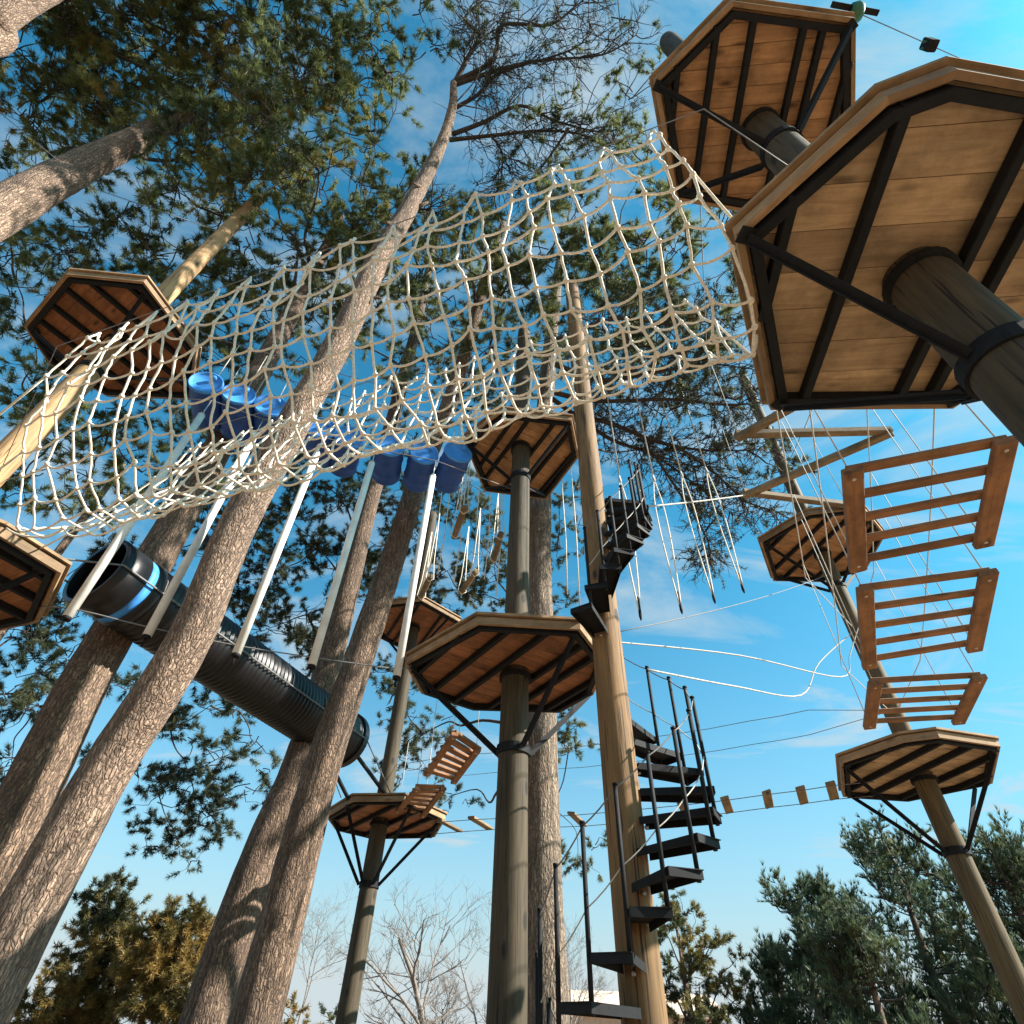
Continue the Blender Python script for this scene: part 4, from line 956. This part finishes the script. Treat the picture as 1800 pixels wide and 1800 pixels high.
pine('slim pine crossing in front of the black tunnel far end', t4, [0.285, 0.275, 0.255, 0.245, 0.225, 0.205, 0.175, 0.13, 0.07],
     [(900, 420, 14, 0.9), (1000, 390, 14, 1.0), (1085, 410, 14, 1.0), (1160, 500, 12.8, 0.9), (1010, 560, 12.5, 0.9), (860, 610, 12, 0.8), (1120, 610, 12, 0.9), (930, 500, 13, 0.9), (1220, 420, 13, 0.9), (800, 460, 13.5, 0.9), (1230, 580, 12, 0.9), (1070, 500, 13, 0.9), (960, 450, 13.5, 1.0), (1040, 450, 13.5, 1.0), (1130, 430, 13.4, 1.0), (1180, 340, 14, .9), (1260, 500, 12.6, .9), (880, 520, 13, 0.9), (950, 620, 12, .8), (1060, 580, 12.4, .9), (1190, 600, 12, .9), (840, 380, 15, .9), (1010, 330, 15, .8)],
     m_trunk=M_BARK3, ntuft=130, tbase=0.42, attach=-1.0, limb_r=0.04)
# pale trunk behind the central pole, spidery limbs to the right
t5 = [Vector((0.62, 8.3, -0.1)), PD(953, 1560, 8.35), PD(950, 1250, 8.35), PD(948, 960, 8.35), PD(955, 760, 8.3), PD(972, 560, 8.1), PD(985, 450, 7.8)]
root5, P5 = pine('pale barked pine right behind the central pole', t5, [0.27, 0.255, 0.245, 0.23, 0.21, 0.18, 0.12],
     [(1100, 690, 11.5, 0.8, 0.7), (1180, 720, 11, 0.9, 0.7), (1255, 690, 11, 0.9, 0.8), (1310, 790, 10, 0.8, 0.6), (1220, 820, 10, 0.8, 0.6), (1130, 790, 10.5, 0.7, 0.5), (1275, 880, 9.5, 0.7, 0.5), (1240, 935, 9, 0.6, 0.6), (1330, 700, 11, 0.8, 0.7), (1180, 640, 11.8, 0.8, 0.8), (1270, 630, 11.8, 0.8, 0.9), (1370, 830, 9.5, 0.6, 0.5), (1080, 640, 12, 0.7)],
     m_trunk=M_BARK2, m_need=M_NEEDD, ntuft=110, tl=0.14, tbase=0.45, attach=-1.2, limb_r=0.055, width=0.015, sats=2)

bq5 = [px_branch(root5, pts, r0, 0.008, D5) for pts, r0, D5 in (
    ([(975, 640), (1060, 668), (1150, 655), (1240, 640), (1330, 650)], 0.05, 12.0), ([(975, 690), (1050, 705), (1180, 702), (1290, 712), (1370, 700)], 0.05, 12.2),
    ([(970, 730), (1060, 740), (1160, 778), (1250, 792), (1345, 790)], 0.055, 12.2), ([(970, 700), (1070, 770), (1150, 800), (1220, 850), (1290, 905)], 0.045, 12.4),
    ([(1190, 785), (1255, 830), (1310, 880), (1370, 900)], 0.03, 12.3), ([(1150, 800), (1190, 860), (1240, 940), (1250, 985)], 0.026, 12.5), ([(972, 600), (1080, 560), (1180, 570), (1280, 560)], 0.045, 12.0))]
twiggy(root5, bq5, 4, 0.30, 'sparse_needles', 0.35, (0.3, 1.0))

# farther pines: dark sprays against the bright lower sky
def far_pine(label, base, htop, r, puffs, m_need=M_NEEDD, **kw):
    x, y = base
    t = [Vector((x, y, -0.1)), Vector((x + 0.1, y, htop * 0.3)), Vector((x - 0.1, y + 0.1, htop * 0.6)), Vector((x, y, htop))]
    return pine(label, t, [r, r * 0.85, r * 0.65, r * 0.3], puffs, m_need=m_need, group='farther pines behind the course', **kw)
far_pine('farther pine with dark hanging sprays below the tunnel', (-11.6, 11.6), 14, 0.2,
   [(330, 1360, 5.4, .9, .8), (400, 1460, 4.4, .7, .8), (300, 1450, 4.5, .8, .8), (80, 1180, 6.3, .9, .8), (20, 1220, 5.8, .9, .8), (450, 1310, 5.8, .8, .7), (160, 1060, 7.8, .9, .7), (60, 1060, 7.6, .9, .7), (370, 1240, 6.4, .8, .6), (300, 1280, 6.0, 1.0, .7), (390, 1330, 5.6, 1.0, .7), (280, 1400, 5.0, .9, .8), (365, 1430, 4.7, .9, .9), (440, 1390, 5.2, .9, .7), (250, 1210, 6.6, 1.0, .7), (60, 1250, 5.6, 1.0, .8), (20, 1340, 4.8, .9, .8), (120, 1160, 6.6, .8, .6), (320, 1490, 4.1, .7, .6), (420, 1250, 6.4, .9, .6), (200, 1330, 5.4, .8, .6), (30, 1120, 6.8, .9, .7)], tl=0.17, ntuft=200, tbase=0.32, attach=-0.3, limb_r=0.04, sats=2)
far_pine('farther pine filling the gap above the tunnel', (-4.6, 13.5), 17, 0.21,
   [(420, 780, 13, 1.0), (350, 880, 11.5, 1.0), (580, 760, 14.3, 1.0), (590, 1000, 11.0, .9), (650, 870, 13, .9), (250, 980, 9.6, .9), (300, 700, 13, 1.0), (560, 1130, 9.2, .8), (690, 880, 12.8, .8), (500, 900, 12.5, 1.1), (560, 960, 11.5, 1.0), (480, 1010, 10.5, 1.0), (540, 1080, 9.7, 1.0), (460, 1110, 9.0, .9), (600, 880, 12.6, 1.0), (430, 1060, 9.8, .9), (520, 830, 13.3, 1.0), (640, 1050, 10.2, .8, .7), (380, 940, 11.0, .9), (610, 1180, 8.5, .8, .8), (480, 750, 14.2, 1.0), (660, 960, 11.4, .7)], tl=0.17, ntuft=235, tbase=0.35, attach=-0.3, limb_r=0.045)
far_pine('farther pine behind the curtain of drop ropes', (0.2, 15.5), 17, 0.21,
   [(820, 850, 14.2, 1.0, 1, .6), (760, 860, 14, .9, 1, .5), (870, 1010, 11.6, .8, 1, .6), (810, 1040, 11.2, .8, 1, .5), (700, 1200, 8.6, .7, .8), (720, 1300, 7.2, .8, .8), (680, 1240, 8.0, .7, .8), (790, 1400, 5.9, .6, .7), (985, 880, 14, .7, .8), (1040, 560, 18, 1.2), (960, 640, 17.5, 1.1), (1120, 560, 17.5, 1.2), (860, 560, 18, 1.1), (1200, 640, 16, 1.1), (760, 640, 17, 1.1), (800, 890, 14, 1.0, 1, .55), (850, 960, 12.7, 1.0, 1, .5), (780, 1000, 12, .9), (735, 950, 12.6, .9), (850, 1045, 11, .8), (980, 960, 12.7, .8, .7), (1000, 1315, 7.0, .75, 1.2, .65), (1015, 1530, 4.2, .75, .9, .55), (745, 1290, 7.4, .7, .6), (700, 1340, 6.7, .7, .6), (730, 1060, 10.8, .7), (990, 1060, 10.6, .6, .8), (880, 700, 16.5, 1.0), (800, 700, 16.5, 1.0), (700, 760, 15.5, 1.0, .8)], tl=0.17, ntuft=180, tbase=0.42, attach=-0.2, limb_r=0.045)

# ------------------------------------------------------------------ young pines lower right, shrubs and cypresses lower left
def young_pine(label, px_top, d, width_m, seed, m=M_NEEDG, leaders=4):
    top = PD(*px_top, d); H = top.z; rg = np.random.default_rng(seed)
    root = thing('young_pine', label, 'tree', (top.x, top.y, 0), 'young pines beyond the clearing')
    m_ = MB(); m_.tube([Vector((top.x, top.y, -0.1)), Vector((top.x, top.y, H * 0.55)), Vector((top.x + 0.1, top.y, H * 0.9)), top], [0.13, 0.09, 0.04, 0.012], 10); m_.build('trunk', M_BARK3, root)
    cr = Crown()
    nb = 58
    for i in range(nb):
        f = rg.uniform(0.10, 1.0); z = H * f; a = rg.uniform(0, 2 * math.pi)
        L = width_m * (1.08 - f) ** 0.6 * rg.uniform(0.55, 1.1) + 0.15
        s = np.array([top.x, top.y, z]); o = np.array([math.cos(a), math.sin(a), 0.0])
        mid = s + o * L * 0.6 + np.array([0, 0, 0.05 * L]); e = s + o * L + np.array([0, 0, (0.55 + 0.3 * rg.random()) * min(L, 1.2)])
        cr.tw.tube([Vector(s), Vector(mid), Vector(e)], [0.022, 0.014, 0.006], 4, False)
        tb = 0.45 + rg.normal(0, 0.16)
        for k in range(int(9 + 13 * L)):
            t = rg.uniform(0.2, 1.0); q = (s * (1 - t) ** 2 + 2 * mid * t * (1 - t) + e * t ** 2)
            sh = rg.normal(0, 0.13, 3); sh[2] = abs(sh[2]) * 1.6
            tip = q + sh; cr.tw.tube([Vector(q), Vector(tip)], [0.006, 0.003], 3, False)
            for w in range(3):
                g_ = 0.35 + 0.33 * w; cr.tuft(q + sh * g_, sh + np.array([0, 0, 0.12]), tb + rg.normal(0, 0.08), 0.17)
    cr.build(root, m, 12, 0.020, 0.5)
    return root
young_pine('young pine with twin tips left of the leaning right pole', (1385, 1565), 20, 1.7, 11)
young_pine('bushy young pine overlapping the twin tipped one', (1450, 1560), 21.5, 1.7, 12)
young_pine('tallest young pine directly behind the right pole', (1548, 1470), 20.5, 2.3, 13)
young_pine('young pine half hidden behind the right pole foot', (1640, 1520), 23, 2.2, 14)
young_pine('young pine right of the leaning right pole', (1735, 1490), 19.5, 2.3, 15)
young_pine('low young pine at the foot of the taller ones', (1500, 1640), 17.0, 1.5, 16)
young_pine('small young pine next to the olive leaved tree', (1350, 1690), 22, 1.3, 17)
young_pine('dark young pine filling the edge beyond the right pole', (1810, 1540), 21, 2.2, 18)

def bush_tree(label, base_px, d, puffs, m, tl=0.12, ntuft=120, k=16, width=0.022, tbase=0.5, bark=M_BARK3):
    b = PD(*base_px, d); root = thing('leafy_tree', label, 'tree', (b.x, b.y, 0), 'small trees beyond the clearing')
    hi = max(PD(p[0], p[1], d).z for p in puffs)
    m_ = MB(); m_.tube([Vector((b.x, b.y, -0.1)), Vector((b.x + .05, b.y, hi * 0.5)), Vector((b.x, b.y, hi * 0.92))], [0.14, 0.09, 0.025], 9); m_.build('trunk', bark, root)
    cr = Crown()
    for pf in puffs:
        px, py, rad = pf[:3]; tb = pf[3] if len(pf) > 3 else tbase; c = PD(px, py, d + rng.uniform(-0.7, 0.7))
        a = Vector((b.x, b.y, min(max(0.5, c.z - 0.8), hi * 0.85))); limb(root, a, c, 0.03, 0.02)
        puff(cr, c, rad, int(ntuft * 1.6 * (rad / 0.8) ** 1.5), a.lerp(c, 0.6), squash=0.85, tl=tl, tbase=tb, twig_r=0.008)
    cr.build(root, m, k, width, 1.1)
bush_tree('golden brown cypress like tree between two trunks', (300, 1850), 21, [(300, 1630, .8, .75), (260, 1650, .7, .7), (340, 1660, .7, .8), (285, 1710, .9, .6), (345, 1740, .8, .7), (250, 1760, .8, .45), (310, 1800, .9, .5), (360, 1800, .7, .6), (240, 1700, .6, .5), (310, 1660, .9, .8), (320, 1760, .9, .7)], M_GOLD, 0.16, 330)
bush_tree('dark green tree with golden tips next to the big trunk', (170, 1850), 23, [(195, 1570, .7, .05), (180, 1610, .8, .1), (215, 1620, .7, .2), (160, 1670, .8, .5), (205, 1690, .8, .35), (130, 1720, .8, .6), (180, 1750, .9, .45), (100, 1780, .9, .65), (200, 1800, .9, .55), (150, 1800, .8, .6), (60, 1800, .8, .6), (120, 1800, .9, .7)], M_GOLD, 0.16, 300)
bush_tree('low golden shrub beneath the pale left trunk', (500, 1870), 19, [(500, 1790, .45, .9), (520, 1810, .5, .8)], M_GOLD, 0.14, 120)
bush_tree('airy olive leaved tree right of the spiral stairs', (1220, 1850), 19, [(1190, 1590, .45, .6), (1215, 1630, .55, .8), (1170, 1640, .5, .4), (1250, 1660, .55, .8), (1195, 1690, .55, .6), (1275, 1710, .55, .6), (1230, 1730, .6, .7), (1170, 1720, .5, .3), (1290, 1760, .6, .4), (1210, 1780, .6, .55), (1260, 1790, .6, .6), (1320, 1800, .5, .25), (1160, 1780, .4, .6)], M_OLIVE, 0.13, 170)
bush_tree('small dark conifer low between the left trunks and the far pole', (590, 1850), 26, [(575, 1780, .4, .1), (580, 1800, .5, .15), (600, 1760, .3, .1)], M_OLIVE, 0.14, 90)

def bare_tree(label, px_base, px_top, d, seed, spread_=0.75, r0=0.11, levels=4, m=M_GTWIG):
    rg = random.Random(seed); b = PD(*px_base, d); t = PD(*px_top, d); H = t.z
    root = thing('bare_tree', label, 'tree', (b.x, b.y, 0), 'leafless trees in the background')
    tr = MB(); tw_ = MB()
    def grow(p, dirv, L, r, lev):
        n = 5; pts = [p]; q = p; dd = dirv.copy()
        for i in range(n):
            dd = (dd + Vector((rg.gauss(0, .16), rg.gauss(0, .16), rg.gauss(0, .1) + 0.05))).normalized(); q = q + dd * (L / n); pts.append(q)
        (tr if lev == levels else tw_).tube(pts, [r * (1 - 0.6 * i / n) for i in range(n + 1)], 8 if lev >= levels - 1 else 4, False)
        if lev == 0: return
        k = 7 if lev == levels else 5
        for i in range(k):
            f = rg.uniform(0.3, 1.0); idx = min(n - 1, int(f * n)); s = pts[idx].lerp(pts[idx + 1], f * n - idx)
            nd = Vector((rg.gauss(0, 1), rg.gauss(0, 1), rg.gauss(0.2, .5))).normalized(); nd = (dd * 0.75 + nd * spread_).normalized()
            grow(s, nd, L * rg.uniform(.38, .62), r * (1 - .6 * f) * .55 + 0.002, lev - 1)
    grow(Vector((b.x, b.y, -0.1)), Vector((0, 0, 1)), H * 0.72, r0, levels)
    tr.build('trunk', m, root); tw_.build('branches', m, root)['kind'] = 'stuff'
bare_tree('leafless grey tree standing left of the central pole', (800, 1850), (805, 1500), 20, 5, 0.9)
bare_tree('second leafless tree leaning close to the central pole', (850, 1850), (850, 1560), 22, 9, 0.8, 0.09)
bare_tree('thin leafless tree left of the spiral stairs', (1000, 1860), (1010, 1640), 24, 21, 0.9, 0.06)
bare_tree('low leafless tree with wide branches behind the far pole', (700, 1860), (715, 1680), 18, 31, 1.0, 0.08)
bare_tree('leafless sapling right of the slim trunks', (530, 1860), (545, 1600), 26, 44, 0.8, 0.05)

# ------------------------------------------------------------------ unseen pines added behind the camera to shade the camera-facing sides
back = [(-7.5, -5.0, 'unseen shaggy pine added for shade behind the yellow pole tower'), (-2.0, -7.5, 'unseen broad pine added for shade facing the rope net'), (3.0, -10.5, 'unseen tall pine added for shade facing the big near platform'), (-12.0, -1.0, 'unseen leaning pine added for shade beyond the stout sunlit pine'), (-6.0, -12.0, 'unseen old pine added for shade facing the tunnel'), (9.5, -15.0, 'unseen far pine added for shade behind the camera')]
for bx_, by_, lb in back:
    root = thing('pine_tree', lb, 'tree', (bx_, by_, 0), 'unseen shade pines behind the camera')
    H = rng.uniform(14, 17); m_ = MB(); m_.tube([Vector((bx_, by_, -0.1)), Vector((bx_ + .1, by_, H * .5)), Vector((bx_, by_ + .1, H))], [0.3, 0.22, 0.05], 14); m_.build('trunk', M_BARK, root)
    cr = Crown()
    for i in range(24):
        z = rng.uniform(3.5, H); a = rng.uniform(0, 2 * math.pi); rr = rng.uniform(0.4, 2.8) * (1.15 - z / H * 0.6)
        c = Vector((bx_ + rr * math.cos(a), by_ + rr * math.sin(a), z)); limb(root, Vector((bx_, by_, max(2, z - 0.6))), c, 0.05)
        puff(cr, c, 1.2, 70, None, tl=0.30, nsub=7)
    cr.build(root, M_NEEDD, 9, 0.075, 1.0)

# ------------------------------------------------------------------ tan building far behind the stairs
bc = PD(1110, 1800, 34); zt = PD(1110, 1772, 34).z
root = thing('building', 'low tan house far behind the foot of the spiral stairs', 'building', (bc.x, bc.y, 0))
m_ = MB(); m_.box((bc.x, bc.y, zt / 2 - 0.2), (1, 0, 0), (0, 1, 0), (0, 0, 1), 3.3, 2.2, zt / 2 - 0.15); m_.build('wall', M_STUCCO, root)
m_ = MB(); x, y = bc.x, bc.y; ze = zt - 0.36; zr = zt + 0.05
m_.add([(x - 3.6, y - 2.5, ze), (x + 3.6, y - 2.5, ze), (x + 3.6, y + 2.5, ze), (x - 3.6, y + 2.5, ze), (x - 3.6, y, zr + 0.5), (x + 3.6, y, zr + 0.5), (x - 3.6, y - 2.5, ze + .1), (x + 3.6, y - 2.5, ze + .1), (x + 3.6, y + 2.5, ze + .1), (x - 3.6, y + 2.5, ze + .1)],
       [(3, 2, 1, 0), (0, 1, 7, 6), (2, 3, 9, 8), (6, 7, 5, 4), (8, 9, 4, 5), (0, 6, 4, 9, 3), (1, 2, 8, 5, 7)]); m_.build('roof', M_STUCCO, root)
for wx in (-1.8, 1.6):
    m_ = MB(); m_.box((x + wx, y - 2.22, 1.4), (1, 0, 0), (0, 1, 0), (0, 0, 1), 0.5, 0.02, 0.5); w = m_.build('window', M_GLASS, root)
m_ = MB(); m_.box((x - 0.1, y - 2.22, 1.0), (1, 0, 0), (0, 1, 0), (0, 0, 1), 0.45, 0.02, 1.0); m_.build('door', M_STEP, root)
print('objects', len(bpy.data.objects))
